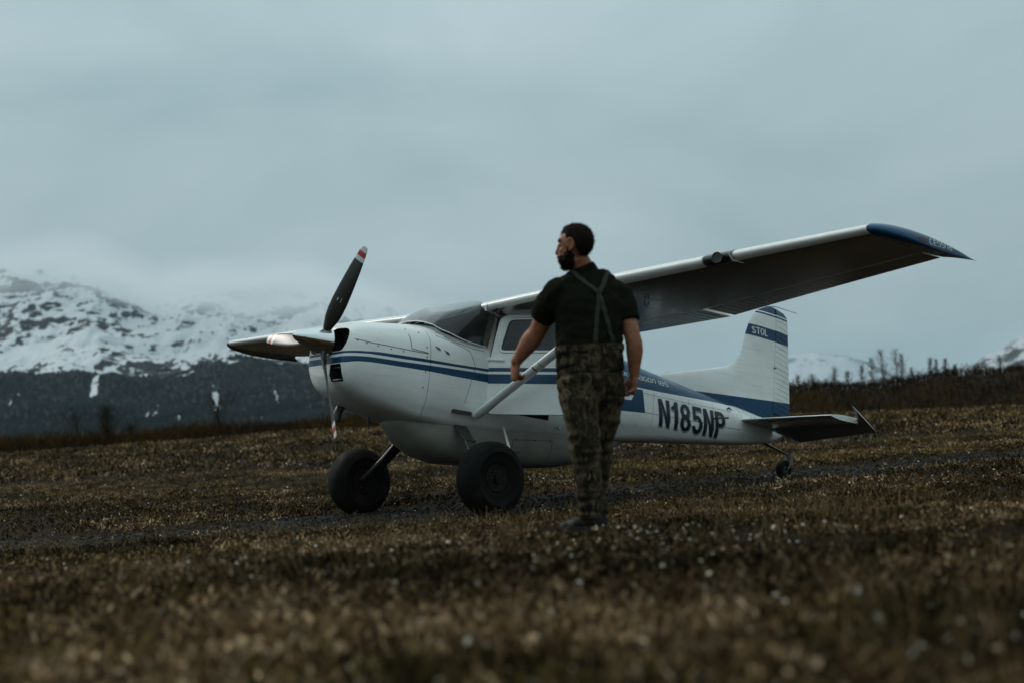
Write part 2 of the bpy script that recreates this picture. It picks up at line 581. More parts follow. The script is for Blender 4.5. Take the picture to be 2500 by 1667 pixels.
# ================================================================== the aeroplane
PM = Matrix(((-0.748192, 0.650419, 0.131011, -1.863043), (-0.640671, -0.759576, 0.112183, 13.602663), (0.172479, 0.0, 0.985013, 1.80806), (0, 0, 0, 1)))
plane = empty('airplane', PM)
tag(plane, 'white and blue high-wing bush plane with three-blade propeller and fat tundra tyres', 'airplane')

# fuselage stations: x | half width, top z, top half width, top drop, side top z, crease z, bottom half width, bottom z, roundings
ST = [
 (-0.03, .330, .120, .20, .03, .00, -.22, .20, -.350, .9, .9, .9),
 (-0.06, .385, .165, .24, .035, .02, -.26, .24, -.410, .9, .9, .9),
 (-0.12, .425, .200, .27, .04, .03, -.30, .28, -.480, .9, .9, .9),
 (-0.35, .470, .262, .30, .05, .05, -.36, .33, -.580, .9, .9, .85),
 (-0.70, .505, .318, .32, .06, .08, -.42, .37, -.655, .85, .8, .75),
 (-0.93, .525, .350, .34, .06, .11, -.45, .40, -.690, .8, .75, .65),
 (-1.30, .538, .410, .36, .07, .16, -.48, .41, -.700, .7, .6, .5),
 (-1.74, .545, .500, .38, .08, .20, -.505, .40, -.690, .7, .22, .4),
 (-2.20, .548, .620, .40, .08, .25, -.505, .40, -.655, .8, .14, .4),
 (-2.78, .545, .700, .40, .08, .30, -.44, .39, -.610, .8, .22, .4),
 (-3.30, .520, .640, .36, .10, .25, -.35, .36, -.575, .9, .35, .5),
 (-3.80, .475, .535, .33, .07, .29, -.29, .32, -.525, .9, .5, .6),
 (-4.20, .430, .470, .28, .06, .26, -.25, .28, -.480, .9, .6, .7),
 (-4.80, .365, .405, .22, .055, .21, -.20, .23, -.412, .9, .7, .8),
 (-5.40, .300, .340, .17, .055, .15, -.15, .19, -.346, .9, .7, .8),
 (-6.00, .235, .275, .12, .055, .11, -.11, .15, -.280, .9, .7, .8),
 (-6.60, .175, .220, .07, .06, .06, -.07, .11, -.205, .9, .8, .9),
 (-6.95, .130, .185, .05, .05, .05, -.03, .08, -.120, .9, .8, .9),
 (-7.16, .070, .160, .03, .04, .06, .02, .04, -.030, .9, .8, .9),
]
SX = np.array([-s[0] for s in ST]); SV = np.array([s[1:] for s in ST])


def st_params(x):
    t = min(max(-x, SX[0]), SX[-1]); i = min(int(np.searchsorted(SX, t, side='right')) - 1, len(SX) - 2)
    h = SX[i + 1] - SX[i]; u = (t - SX[i]) / h
    def slope(k):
        if k == 0: return (SV[1] - SV[0]) / (SX[1] - SX[0])
        if k == len(SX) - 1: return (SV[-1] - SV[-2]) / (SX[-1] - SX[-2])
        a = (SV[k] - SV[k - 1]) / (SX[k] - SX[k - 1]); b = (SV[k + 1] - SV[k]) / (SX[k + 1] - SX[k])
        return np.where(a * b > 0, 2 * a * b / (a + b + 1e-12), 0)
    m0, m1 = slope(i) * h, slope(i + 1) * h
    return (2 * u**3 - 3 * u**2 + 1) * SV[i] + (u**3 - 2 * u**2 + u) * m0 + (-2 * u**3 + 3 * u**2) * SV[i + 1] + (u**3 - u**2) * m1


def sec(x, n=7):
    w, zt, wt, dt, zs, zc, wb, zb, r1, r2, r3 = st_params(x)
    V = [np.array(p) for p in [(0, zt), (wt, zt - dt), (w, zs), (w, zc), (wb, zb), (0, zb)]]
    R = [0, .8, r1, r2, r3, 0]; out = [V[0]]
    for k in range(1, 5):
        a, b, c = V[k - 1], V[k], V[k + 1]; r = R[k] * .5
        p = b + (a - b) * r; q = b + (c - b) * r
        if k == 1: p = b + (a - b) * .72
        if k == 4: q = b + (c - b) * R[k] * .9
        for j in range(n):
            t = j / (n - 1); out.append((1 - t)**2 * p + 2 * t * (1 - t) * b + t * t * q)
    out.append(V[5]); return np.array(out)


def full_ring(x):
    s = sec(x)
    left = [(x, p[0], p[1]) for p in s]; right = [(x, -p[0], p[1]) for p in s[-2:0:-1]]
    return left + right


def cut_section(x, ztop, zo, na=8, nb=12):
    """left half section below ztop: na rows down to zo, nb rows on to the keel"""
    s = sec(x, 12); pts = [s[0]]
    for a, b in zip(s[:-1], s[1:]):
        k = max(1, int(np.hypot(*(b - a)) / 0.01))
        for i in range(1, k + 1): pts.append(a + (b - a) * i / k)
    pts = np.array(pts)
    def at(z):
        i = next(i for i in range(len(pts) - 1) if pts[i + 1][1] <= z)
        a, b = pts[i], pts[i + 1]; t = (a[1] - z) / max(1e-9, a[1] - b[1]); return a + (b - a) * min(max(t, 0), 1), i
    out = []
    for k in range(na): out.append(at(ztop + (zo - ztop) * k / na)[0])
    p0, i0 = at(zo); tail = np.vstack([[p0], pts[i0 + 1:]])
    L = np.concatenate([[0], np.cumsum(np.hypot(*np.diff(tail, axis=0).T))])
    for k in range(nb + 1):
        q = L[-1] * k / nb; out.append(np.array([np.interp(q, L, tail[:, 0]), np.interp(q, L, tail[:, 1])]))
    return out


def apply_mods(o):
    dg = bpy.context.evaluated_depsgraph_get()
    me = bpy.data.meshes.new_from_object(o.evaluated_get(dg), depsgraph=dg)
    old = o.data; o.modifiers.clear(); o.data = me
    bpy.data.meshes.remove(old)
    return o


def boolean(o, cutters):
    for c in [o] + list(cutters):
        bm = bmesh.new(); bm.from_mesh(c.data); bmesh.ops.recalc_face_normals(bm, faces=bm.faces); bm.to_mesh(c.data); bm.free()
    for c in cutters:
        md = o.modifiers.new('cut', 'BOOLEAN'); md.operation = 'DIFFERENCE'; md.object = c; md.solver = 'EXACT'
        try: md.material_mode = 'TRANSFER'
        except Exception: pass
    bpy.context.view_layer.update()
    apply_mods(o)
    for c in cutters: bpy.data.objects.remove(c, do_unlink=True)
    o.data.set_sharp_from_angle(angle=math.radians(38))
    return o


def bvh_of(o): return BVHTree.FromPolygons([v.co for v in o.data.vertices], [tuple(p.vertices) for p in o.data.polygons])


# ---- cowling
xs = [-.031, -.038, -.048, -.06, -.08, -.10, -.13, -.17, -.22, -.28, -.35, -.43, -.52, -.61, -.70, -.78, -.86, -.927]
rings = [full_ring(x) for x in xs]
r0 = np.array(rings[0]); c0 = r0.mean(axis=0)
front = [[(-.024, *((c0[1:] + (p[1:] - c0[1:]) * .93))) for p in r0]]
v, f = loft(front + rings)
cowl = mesh_obj('cowling', v, f, M['fus'], plane)


def rounded_rect(y0, y1, z0, z1, r, n=6):
    out = []
    for cy, cz, a0 in ((y1 - r, z1 - r, 0), (y0 + r, z1 - r, 90), (y0 + r, z0 + r, 180), (y1 - r, z0 + r, 270)):
        for k in range(n + 1):
            a = math.radians(a0 + 90 * k / n); out.append((cy + r * math.cos(a), cz + r * math.sin(a)))
    return out


def prism_x(poly, x0, x1): return loft([[(x0, y, z) for y, z in poly], [(x1, y, z) for y, z in poly]])


cuts = []
for s in (1, -1):
    poly = rounded_rect(.02, .335, -.110, .130, .115, 8)
    if s < 0: poly = [(-y, z) for y, z in poly][::-1]
    v, f = prism_x(poly, 0.1, -.30); cuts.append(mesh_obj('cutter', v, f, M['dark'], plane, smooth=False))
v, f = prism_x(rounded_rect(.085, .275, -.405, -.235, .02), 0.1, -.26); cuts.append(mesh_obj('cutter', v, f, M['dark'], plane, smooth=False))
bpy.context.view_layer.update()
boolean(cowl, cuts)
cowl_bvh = bvh_of(cowl)
# engine baffles seen in the inlets and the slatted scoop below
for s in (1, -1):
    pieces('engine_cylinder', tube([(0, 0, -.085), (0, 0, .085)], .028, 8), [(-.2, s * (.07 + .07 * k), .02) for k in range(4)], M['steel'], cowl)
pieces('scoop_slat', box(-.007, .007, -.092, .092, -.005, .005), [(-.068, .18, q) for q in (-.385, -.262)], M['alum'], cowl, False)


def project_pts(bvh, pts, direction, off):
    """pts (list of Vector) moved along direction onto a surface, lifted by off"""
    d = Vector(direction).normalized(); out = []
    for p in pts:
        h = bvh.ray_cast(Vector(p) - d * 3.0, d)
        out.append((h[0] + h[1] * (off if h[1].dot(d) < 0 else -off)) if h[0] is not None else None)
    return out


def seam(name, bvh, pts, direction, r, mat, parent, step=0.03):
    q = [Vector(p) for p in pts]; s = []
    for a, b in zip(q[:-1], q[1:]):
        k = max(1, int((b - a).length / step))
        s += [a + (b - a) * i / k for i in range(k)]
    s.append(q[-1])
    pp = [p for p in project_pts(bvh, s, direction, r * 0.15) if p is not None]
    if len(pp) < 2: return None
    v, f = tube(pp, r, 6); return mesh_obj(name, v, f, mat, parent)


seam('cowl_seam', cowl_bvh, [(-.085, 0, .01), (-.22, 0, -.005), (-.69, 0, -.012), (-.905, 0, -.012)], (0, -1, 0), .0035, M['seam'], cowl)
seam('panel_seam', cowl_bvh, [(-.70, 0, .16), (-.705, 0, .02), (-.715, 0, .008), (-.90, 0, -.004)], (0, -1, 0), .0035, M['seam'], cowl)
places = []
for xx, zz_ in ((-.11, -.003), (-.20, -.02), (-.32, -.028), (-.47, -.034), (-.61, -.037), (-.885, .05), (-.885, -.05), (-.88, -.2), (-.87, -.36), (-.70, .215), (-.83, .2)):
    places.append(project_pts(cowl_bvh, [Vector((xx, 0, zz_))], (0, -1, 0), .001)[0])
pieces('fastener', ellipsoid((0, 0, 0), (.008, .004, .008), 8, 6), places, M['seam'], cowl)

# ---- fuselage: deck, open cabin tub and tail cone
SILL_X = [-1.00, -1.12, -1.24, -1.36, -1.50, -1.63, -3.5][::-1]
SILL_Z = [.30, .262, .222, .195, .180, .172, .172][::-1]
sill = lambda x: interp(x, SILL_X, SILL_Z)
ZO = -.468
fb = MB()
fb.add(*loft([full_ring(x) for x in (-.935, -.97, -1.02, -1.07, -1.12)], cap1=False))
hx = [-1.12, -1.18, -1.24, -1.30, -1.36, -1.43, -1.5, -1.57, -1.63, -1.70, -1.74, -1.9, -2.05, -2.2, -2.35, -2.5, -2.56, -2.65, -2.78, -2.9, -3.05, -3.2, -3.32, -3.42]
rows = [cut_section(x, sill(x), ZO if x < -1.5 else sill(x) + (ZO - sill(x))) for x in hx]
nr = len(rows[0]); vv = []
for x, r in zip(hx, rows):
    vv += [(x, p[0], p[1]) for p in r] + [(x, -p[0], p[1]) for p in r[-2::-1]]
nc = 2 * nr - 1; ff = []
for i in range(len(hx) - 1):
    for j in range(nc - 1):
        if -2.561 < hx[i + 1] and hx[i] < -1.699 and j < 8: continue          # the open left doorway
        a = i * nc + j; ff.append((a, a + 1, a + 1 + nc, a + nc))
fb.add(vv, ff)
xs = [-3.42] + list(np.arange(-3.5, -7.1, -.14)) + [-7.0, -7.07, -7.12, -7.155]
xs = sorted(set(round(float(x), 3) for x in xs), reverse=True)
fb.add(*loft([full_ring(x) for x in xs]))
fus = fb.obj('fuselage', M['fus'], plane, sharp=42)
fus_bvh = bvh_of(fus)
# shallow seams on the tail cone
seam('panel_seam', fus_bvh, [(-3.45, 0, -.17), (-4.2, 0, -.145), (-5.2, 0, -.11), (-6.1, 0, -.085)], (0, -1, 0), .0025, M['seam'], fus, .08)
seam('panel_seam', fus_bvh, [(-4.05, 0, .075), (-5.0, 0, .085), (-5.9, 0, .12)], (0, -1, 0), .0018, M['seam'], fus, .08)
seam('panel_seam', fus_bvh, [(-1.02, 0, .2), (-1.2, 0, .16), (-1.42, 0, .10), (-1.46, 0, .03), (-1.5, 0, -.05)], (0, -1, 0), .0022, M['seam'], fus)
seam('panel_seam', fus_bvh, [(-1.04, 0, .245), (-1.25, 0, .165), (-1.45, 0, .135), (-1.62, 0, .13)], (0, -1, 0), .0025, M['seam'], fus)
seam('panel_seam', fus_bvh, [(-6.12, 0, .17), (-6.13, 0, .08)], (0, -1, 0), .0022, M['seam'], fus)
seam('rivet_line', fus_bvh, [(-1.5, 0, -.05), (-1.40, 0, -.45)], (0, -1, 0), .002, M['seam'], fus)
for xx, z0, z1 in ((-3.62, .02, -.30), (-4.3, .10, -.30), (-4.98, .14, -.27), (-5.5, .15, -.22)):
    seam('panel_seam', fus_bvh, [(xx, 0, z0), (xx, 0, z1)], (0, -1, 0), .0016, M['seam'], fus)
# small vents and fittings on the left flank
pieces('scoop_vent', tube([(.035, -.004, .02), (0, .012, 0), (-.03, .004, -.012)], [.002, .009, .004], 8, dome=True), [project_pts(fus_bvh, [Vector((xx, 0, zz_))], (0, -1, 0), 0)[0] for xx, zz_ in ((-1.02, .06), (-1.13, .035))], M['seam'], fus)
p = project_pts(fus_bvh, [Vector((-5.83, 0, .145))], (0, -1, 0), 0)[0]
v, f = tube([p, p + Vector((.01, .03, .01)), p + Vector((-.05, .03, -.01))], [.012, .014, .006], 8, dome=True); mesh_obj('tail_fitting', v, f, M['steel'], fus)
p = project_pts(fus_bvh, [Vector((-5.52, 0, -.02))], (0, -1, 0), 0)[0]
v, f = tube([p + Vector((.03, -.02, -.01)), p + Vector((0, .05, 0)), p + Vector((-.20, .05, .03))], [.006, .010, .012], 8, dome=True); mesh_obj('handling_bar', v, f, M['steel'], fus)
# exhaust stack and cowl flap
v, f = tube([(-.47, -.25, -.50), (-.42, -.25, -.57), (-.375, -.25, -.66), (-.37, -.25, -.74)], [.047, .047, .045, .044], 14); mesh_obj('exhaust_pipe', v, f, M['steel'], plane)
v, f = tube([(-.70, -.15, -.62), (-.70, -.15, -.70), (-.71, -.15, -.775)], [.008, .014, .008], 8, dome=True); mesh_obj('drain_tube', v, f, M['steel'], plane)
mb = MB(); mb.add(*box(-1.50, -1.27, .47, .545, -.555, -.525)); mb.obj('step_bracket', M['steel'], plane)

# ---- windshield, roof, cabin
B = [(-.97, 0, .380), (-.975, .15, .372), (-.99, .28, .352), (-1.02, .39, .318), (-1.09, .455, .272), (-1.17, .50, .245), (-1.28, .525, .210), (-1.40, .533, .188), (-1.52, .538, .180), (-1.63, .541, .173)]
T = [(-1.52, 0, .70), (-1.525, .15, .698), (-1.535, .28, .692), (-1.55, .38, .680), (-1.57, .45, .665), (-1.60, .49, .645), (-1.635, .515, .62), (-1.665, .525, .60), (-1.69, .53, .575), (-1.715, .533, .55)]


def dense(P, k=3):
    P = np.array(P); t = np.linspace(0, len(P) - 1, (len(P) - 1) * k + 1)
    return np.stack([np.interp(t, range(len(P)), P[:, i]) for i in range(3)], 1)


Bd, Td = dense(B), dense(T)
def mirror(P): return np.vstack([(P * [1, -1, 1])[::-1], P[1:]])
Bf, Tf = mirror(Bd), mirror(Td)
rings = []
for t in np.linspace(0, 1, 9):
    b4 = 4 * t * (1 - t); w = 1 - 0.3 * np.abs(np.linspace(-1, 1, len(Bf)))[:, None] ** 2
    rings.append([tuple(p) for p in (Bf * (1 - t) + Tf * t + np.array([.035, 0, .03]) * b4 * w + np.array([0, .012, 0]) * b4 * np.sign(Bf[:, 1:2]) * (np.abs(Bf[:, 1:2]) > .4))])
v, f = loft(rings, closed=False)
ws = mesh_obj('windshield', v, f, M['windshield'], plane, sharp=0)
v, f = tube([Vector(p) + Vector((.006, 0, .004)) for p in Bf], .006, 8); mesh_obj('windshield_trim', v, f, M['white'], ws)
for s in (1, -1):
    e = [tuple(np.array(Bd[-1]) * (1 - t) + np.array(Td[-1]) * t + np.array([.004, 0, 0])) for t in np.linspace(0, 1, 8)]
    v, f = tube([(x, s * (y + .004), z) for x, y, z in e], .010, 6); mesh_obj('sealant_strip', v, f, M['orange'], ws)
    v, f = tube([(-1.10, s * .13, .37), (-1.60, s * .47, .60)], .009, 8); mesh_obj('cabin_brace', v, f, M['lettering_white'], ws)


def naca(c, m_=0.02, p_=0.4, t_=0.12, n=26, x0=0.0, x1=1.0, le=0.0):
    """closed outline (chord position aft, height): upper from x1 to x0 and lower back"""
    b = np.linspace(0, math.pi, n); xx = x0 + (x1 - x0) * (1 - np.cos(b)) / 2
    yt = 5 * t_ * (.2969 * np.sqrt(xx) - .126 * xx - .3516 * xx**2 + .2843 * xx**3 - .1036 * xx**4)
    yc = np.where(xx < p_, m_ / p_**2 * (2 * p_ * xx - xx**2), m_ / (1 - p_)**2 * ((1 - 2 * p_) + 2 * p_ * xx - xx**2))
    up_, lo = yc + yt + .0006, yc - yt - .0006
    return [(x * c, z * c) for x, z in zip(xx[::-1], up_[::-1])] + [(x * c, z * c) for x, z in zip(xx[1:] if x0 == 0 else xx, lo[1:] if x0 == 0 else lo)]


XW, ZW, YT, CR, CT, LES, DIH, INC = -1.544, .5884, 5.216, 1.6535, 1.093, .1223, .0303, .0389


def wing_sec(y, x0=0.0, x1=1.0, n=26, dz=0.0):
    k = 2.54; t = max(0, (abs(y) - k) / (YT - k)); t = min(t, 1.2)
    c = CR + (CT - CR) * t; xl = XW - LES * t; z = ZW + DIH * abs(y); inc = INC * (1 - .9 * t)
    out = []
    for a, h in naca(c, n=n, x0=x0, x1=x1):
        out.append((xl - a * math.cos(inc) + h * math.sin(inc), y, z + h * math.cos(inc) - a * math.sin(inc) + dz))
    return out


# roof between the wing roots
v, f = loft([wing_sec(y, n=30) for y in np.linspace(-.60, .60, 9)])
roof = mesh_obj('cabin_roof', v, f, M['white'], plane)
# dark cabin: floor, panel, seats, rear wall
mb = MB(); mb.add(*box(-3.38, -1.13, -.46, .46, -.47, -.45)); mb.obj('cabin_floor', M['interior'], plane, smooth=False)
mb = MB(); mb.add(*box(-1.42, -1.36, -.47, .47, -.2, .25)); o = mb.obj('instrument_panel', M['interior'], plane, smooth=False); v, f = box(-1.44, -1.12, -.40, .40, .254, .27); mesh_obj('glare_shield', v, f, M['interior'], o, smooth=False)
for s in (1, -1):
    mb = MB(); mb.add(*loft([[(x, s * .26 + y, z) for x, y, z in ((a - .05, -.2 * k, h), (a + .05, -.2 * k, h), (a + .05, .2 * k, h), (a - .05, .2 * k, h))] for a, h, k in ((-2.18, -.18, 1), (-2.24, .1, 1), (-2.30, .32, .9), (-2.33, .42, .55))]))
    o = mb.obj('seat', M['interior'], plane, smooth=False); v, f = box(-2.12, -1.75, s * .26 - .2, s * .26 + .2, -.3, -.17); mesh_obj('seat_cushion', v, f, M['interior'], o, smooth=False)
mb = MB(); mb.add(*box(-3.40, -3.36, -.47, .47, -.45, .58)); mb.obj('rear_bulkhead', M['interior'], plane, smooth=False)
mb = MB(); mb.add(*box(-3.35, -2.7, -.40, .40, -.44, -.12)); mb.obj('cargo', M['tan'], plane, smooth=False)
for s in (1, -1):
    v, f = tube([(-1.40, s * .25, .05), (-1.5, s * .25, .08)], .012, 8); o = mesh_obj('control_yoke', v, f, M['dark'], plane)
    a = [(-1.5, s * .25 + .13 * math.cos(t), .08 + .11 * math.sin(t)) for t in np.linspace(-.5, math.pi + .5, 14)]
    v, f = tube(a, .012, 6); mesh_obj('yoke_grip', v, f, M['dark'], o)


def poly_at_angles(poly, c, n):
    """points of a star-shaped polygon at n equal angles round c"""
    out = []
    P = [np.array(p, float) - np.array(c) for p in poly]
    for k in range(n):
        a = 2 * math.pi * k / n; d = np.array([math.cos(a), math.sin(a)]); best = None
        for p, q in zip(P, P[1:] + P[:1]):
            e = q - p; det = d[0] * (-e[1]) + e[0] * d[1]
            if abs(det) < 1e-12: continue
            t = (p[0] * (-e[1]) + e[0] * p[1]) / det; u = (d[0] * p[1] - d[1] * p[0]) / det
            if t > 0 and -1e-9 <= u <= 1 + 1e-9 and (best is None or t > best): best = t
        out.append(np.array(c) + d * best)
    return out


def round_poly(P, r, n=5):
    out = []; P = [np.array(p, float) for p in P]
    for i in range(len(P)):
        a, b, c = P[i - 1], P[i], P[(i + 1) % len(P)]
        u = (a - b) / np.linalg.norm(a - b); w = (c - b) / np.linalg.norm(c - b)
        k = min(r, .45 * np.linalg.norm(a - b), .45 * np.linalg.norm(c - b))
        p, q = b + u * k, b + w * k
        for j in range(n + 1):
            t = j / n; out.append((1 - t)**2 * p + 2 * t * (1 - t) * b + t * t * q)
    return out


def panel(outer, inner, c, place, thick, n=112, rings=5):
    """panel with one hole; place(a, b, depth) puts 2-D points in space"""
    o, i = poly_at_angles(outer, c, n), poly_at_angles(inner, c, n)
    R = []
    for k in range(rings + 1):
        t = k / rings; R.append([place(*(o[j] * (1 - t) + i[j] * t), 0) for j in range(n)])
    for k in range(rings + 1):
        t = 1 - k / rings; R.append([place(*(o[j] * (1 - t) + i[j] * t), thick) for j in range(n)])
    R.append(R[0])
    return loft(R, cap0=False, cap1=False)


def side_y(x, z): return float(cut_section(x, sill(x), ZO)[0][0]) - .05 * max(0, z - .172) / .4


# upper cabin sides
for s in (1, -1):
    pl = lambda a, b, d, s=s: (a, s * (side_y(max(a, -3.4), b) - d), b)
    v, f = panel(round_poly([(-2.585, .168), (-2.60, .60), (-3.43, .60), (-3.43, .168)], .01), round_poly([(-2.70, .225), (-2.69, .52), (-3.22, .52), (-3.30, .225)], .07), (-2.98, .38), pl, .03, 80, 3)
    wp = mesh_obj('rear_side_panel', v, f, M['fus'], plane)
    q = round_poly([(-2.70, .225), (-2.69, .52), (-3.22, .52), (-3.30, .225)], .07)
    v = [pl(a, b, .012) for a, b in q]; mesh_obj('rear_window', v, [tuple(range(len(v)))], M['glass'], wp, smooth=False)
    q = [(-1.625, .165), (-1.715, .58), (-1.80, .58), (-1.725, .165)]
    rr = [[pl(*(np.array(q[0]) * (1 - t) + np.array(q[1]) * t), d) for t in (0, 1)] for d in (0, .045)]
    v = [pl(*p, 0) for p in q] + [pl(*p, .05) for p in q]
    f = [(0, 1, 2, 3), (7, 6, 5, 4), (0, 4, 5, 1), (1, 5, 6, 2), (2, 6, 7, 3), (3, 7, 4, 0)]
    mesh_obj('door_post', v, f, M['white'], plane, smooth=False)

# doors: left one swung open against the strut, right one shut
d_out = round_poly([(-.085, -.46), (-.03, -.05), (.065, .49), (.14, .535), (.80, .535), (.885, .49), (.93, 0), (.92, -.45), (.87, -.512), (.02, -.516)], .06, 4)
d_in = round_poly([(.178, .478), (.098, .150), (.80, .150), (.765, .478)], .055, 6)
f_in = round_poly([(.165, .495), (.072, .128), (.825, .128), (.785, .495)], .075, 6)
for s in (1, -1):
    door = empty('cabin_door'); door.parent = plane
    door.location = (-1.70, s * .553, 0); door.rotation_euler.z = math.radians(-64) if s > 0 else 0
    th = lambda a, b: .018 * (1 - ((b - 0) / .55)**2) * (1 if s > 0 else .5)
    pl = lambda a, b, d, s=s: (-a, s * (th(a, b) - d), b)
    v, f = panel(d_out, d_in, (.46, .30), pl, .035)
    mesh_obj('door_panel', v, f, M['door'], door)
    pl2 = lambda a, b, d, s=s: (-a, s * (th(a, b) + .009 - d), b)
    v, f = panel(f_in, d_in, (.46, .30), pl2, .012, 112, 3); mesh_obj('window_frame', v, f, M['white'], door)
    v = [pl(a, b, .012) for a, b in d_in]; mesh_obj('window_pane', v, [tuple(range(len(v)))], M['glass'], door, smooth=False)
    P = poly_at_angles(f_in, (.46, .30), 112); v, f = tube([pl(a, b, -.002) for a, b in P + P[:1]], .0045, 5); mesh_obj('window_seal', v, f, M['dark'], door)
    for zz_ in (.055, -.40):
        v, f = tube([(.07, s * .02, zz_ + .004), (-.16 if zz_ > 0 else -.1, s * .035, zz_ - .010)], [.018, .011], 8); mesh_obj('door_hinge', v, f, M['white'], door)
    if s > 0:
        v, f = tube([(.092, -.006, -.47), (.040, -.006, -.05), (-.055, -.006, .49)], .010, 6); mesh_obj('door_gap_shade', v, f, M['dark'], door)  # dark tube stands in for the shaded gap along the open hinge edge
    mb = MB(); mb.add(*box(-.86, -.74, s * .03 - .008, s * .03 + .008, .03, .055)); mb.obj('door_handle', M['alum'], door)

# ---- wings
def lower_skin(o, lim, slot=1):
    """darker, glossier metallic finish on downward-facing faces, behind the nose of a wing"""
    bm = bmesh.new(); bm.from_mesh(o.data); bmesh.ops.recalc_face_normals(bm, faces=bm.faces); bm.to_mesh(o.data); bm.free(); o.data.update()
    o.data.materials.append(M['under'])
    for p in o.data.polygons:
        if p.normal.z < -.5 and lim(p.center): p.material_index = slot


for s in (1, -1):
    wing = empty('wing'); wing.parent = plane
    S = lambda P: [(x, s * y, z) for x, y, z in P]
    ys = [.58, .8, 1.2, 1.7, 2.2, 2.54, 2.9, 3.4, 4.0, 4.6, 5.0, YT]
    v, f = loft([S(wing_sec(y, 0, .735, 24)) for y in ys]); mesh_obj('wing_panel', v, f, M['white'], wing, sharp=50)
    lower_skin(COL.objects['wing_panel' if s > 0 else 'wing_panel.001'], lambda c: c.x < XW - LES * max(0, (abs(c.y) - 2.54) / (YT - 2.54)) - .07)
    # corrugated flap and aileron
    for nm, a, b, dz in (('flap', .64, 2.52, -.006), ('aileron', 2.565, YT - .012, 0.0)):
        rr = []
        yy = np.arange(a, b, .018)
        for k, y in enumerate(yy):
            e = (.0022 if nm == 'flap' else .0009) * max(0, math.sin(2 * math.pi * y / .095)) if a + .05 < y < b - .05 else 0
            P = np.array(wing_sec(y, .745, 1.0, 9, dz)); h = len(P) // 2
            P[1:h - 1, 2] += e; P[h + 1:-1, 2] -= e
            rr.append(S([tuple(p) for p in P]))
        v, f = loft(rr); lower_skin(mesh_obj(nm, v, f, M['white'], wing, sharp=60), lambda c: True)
    # blue drooped tip with a swept tail
    rr = []
    for e in np.linspace(0, 1, 13):
        y = YT + .003 + .23 * math.sin(e * math.pi / 2)
        x_le = -1.666 - .62 * (1 - math.cos(e * math.pi / 2)) ** 1.15
        x_te = -2.76 - .15 * smooth01(e * 1.4)
        base = np.array(wing_sec(YT, 0, 1, 26)); x0, x1 = base[:, 0].max(), base[:, 0].min()
        zle = ZW + DIH * YT
        thick = math.cos(e * math.pi / 2) ** .5 + .02
        ring = []
        for p in base:
            u = (x0 - p[0]) / (x0 - x1)
            zmid = zle - .062 * e * (1 - .35 * u)
            tail = 1 - .75 * smooth01((u - .72) / .28) * smooth01(e * 1.5)
            ring.append((x_le + (x_te - x_le) * u, s * y, zmid + (p[2] - zle) * thick * tail))
        rr.append(ring)
    v, f = loft(rr); tip = mesh_obj('wing_tip', v, f, M['blue'], wing, sharp=60)
    # strut with cuffs
    a, b = Vector((-1.55, s * .545, -.565)), Vector((-1.90, s * 2.30, .575))
    pts = [a + (b - a) * t for t in (0, .03, .06, .12, .5, .9, .95, 1)]
    v, f = tube(pts, [.050, .066, .068, .062, .062, .062, .05, .04], 20, hint=(1, 0, 0), ell=(0.55, 1.0)); st = mesh_obj('wing_strut', v, f, M['white'], wing)
    v, f = tube([a + (b - a) * .415, a + (b - a) * .422], .0655, 20, hint=(1, 0, 0), ell=(0.57, 1.0)); mesh_obj('strut_band', v, f, M['alum'], st)
    v, f = tube([a + (b - a) * .455, a + (b - a) * .457], .0635, 20, hint=(1, 0, 0), ell=(0.57, 1.0)); mesh_obj('strut_band', v, f, M['seam'], st)
    # leading-edge vents
    for y in (.70, 1.32):
        P = wing_sec(y, 0, .735, 24); q = P[26]
        v, f = ellipsoid((q[0] + .006, s * y, q[2] - .01), (.014, .020, .016), 10, 8); mesh_obj('air_vent', v, f, M['dark'], wing)
    v, f = tube([(XW + .004, s * .59, ZW - .045), (XW + .012, s * .59, ZW + .0), (XW - .03, s * .59, ZW + .055)], .010, 8); mesh_obj('root_fairing', v, f, M['white'], wing)
    # stall fence lines and tie-down ring
    v, f = tube([(-2.1, s * 2.36, .56), (-2.1, s * 2.36, .52), (-2.13, s * 2.36, .51), (-2.15, s * 2.36, .53), (-2.15, s * 2.36, .56)], .006, 6); mesh_obj('tie_down_ring', v, f, M['steel'], wing)
    if s > 0:
        left_wing, left_tip = wing, tip
        # landing light set in the leading edge, under a clear cover
        k = [wing_sec(y, 0, .05, 16) for y in (3.56, 3.60, 3.72, 3.84, 3.87)]
        k = [[(x + .006, y, z) for x, y, z in r] for r in k]
        v, f = loft(k); mesh_obj('light_recess', v, f, M['dark'], wing)
        k = [[(x + .010, y, z - .002) for x, y, z in wing_sec(y_, 0, .055, 16)] for y_ in (3.55, 3.6, 3.72, 3.84, 3.88)]
        v, f = loft(k); lc = mesh_obj('light_cover', v, f, M['lens'], wing)
        cpos = Vector((-1.585, 3.74, .690))
        v, f = tube([cpos + Vector((.0, 0, 0)), cpos + Vector((.03, .01, -.005))], .044, 18, hint=(0, 0, 1)); mesh_obj('lamp', v, f, M['steel'], lc)
        ang = np.linspace(0, 2 * math.pi, 25)
        A, Bv = frame_of((1, .35, -.1)); cc = cpos + Vector((.034, .015, -.01))
        v, f = tube([cc + A * .046 * math.cos(t) + Bv * .046 * math.sin(t) for t in ang], .005, 6); mesh_obj('lamp_ring', v, f, M['steel'], lc)
        v, f = tube([(-1.60, 3.86, .735), (-1.578, 3.87, .70), (-1.60, 3.90, .645), (-1.66, 3.97, .625)], [.004, .009, .009, .003], 6); mesh_obj('cover_tape', v, f, M['pod'], lc)

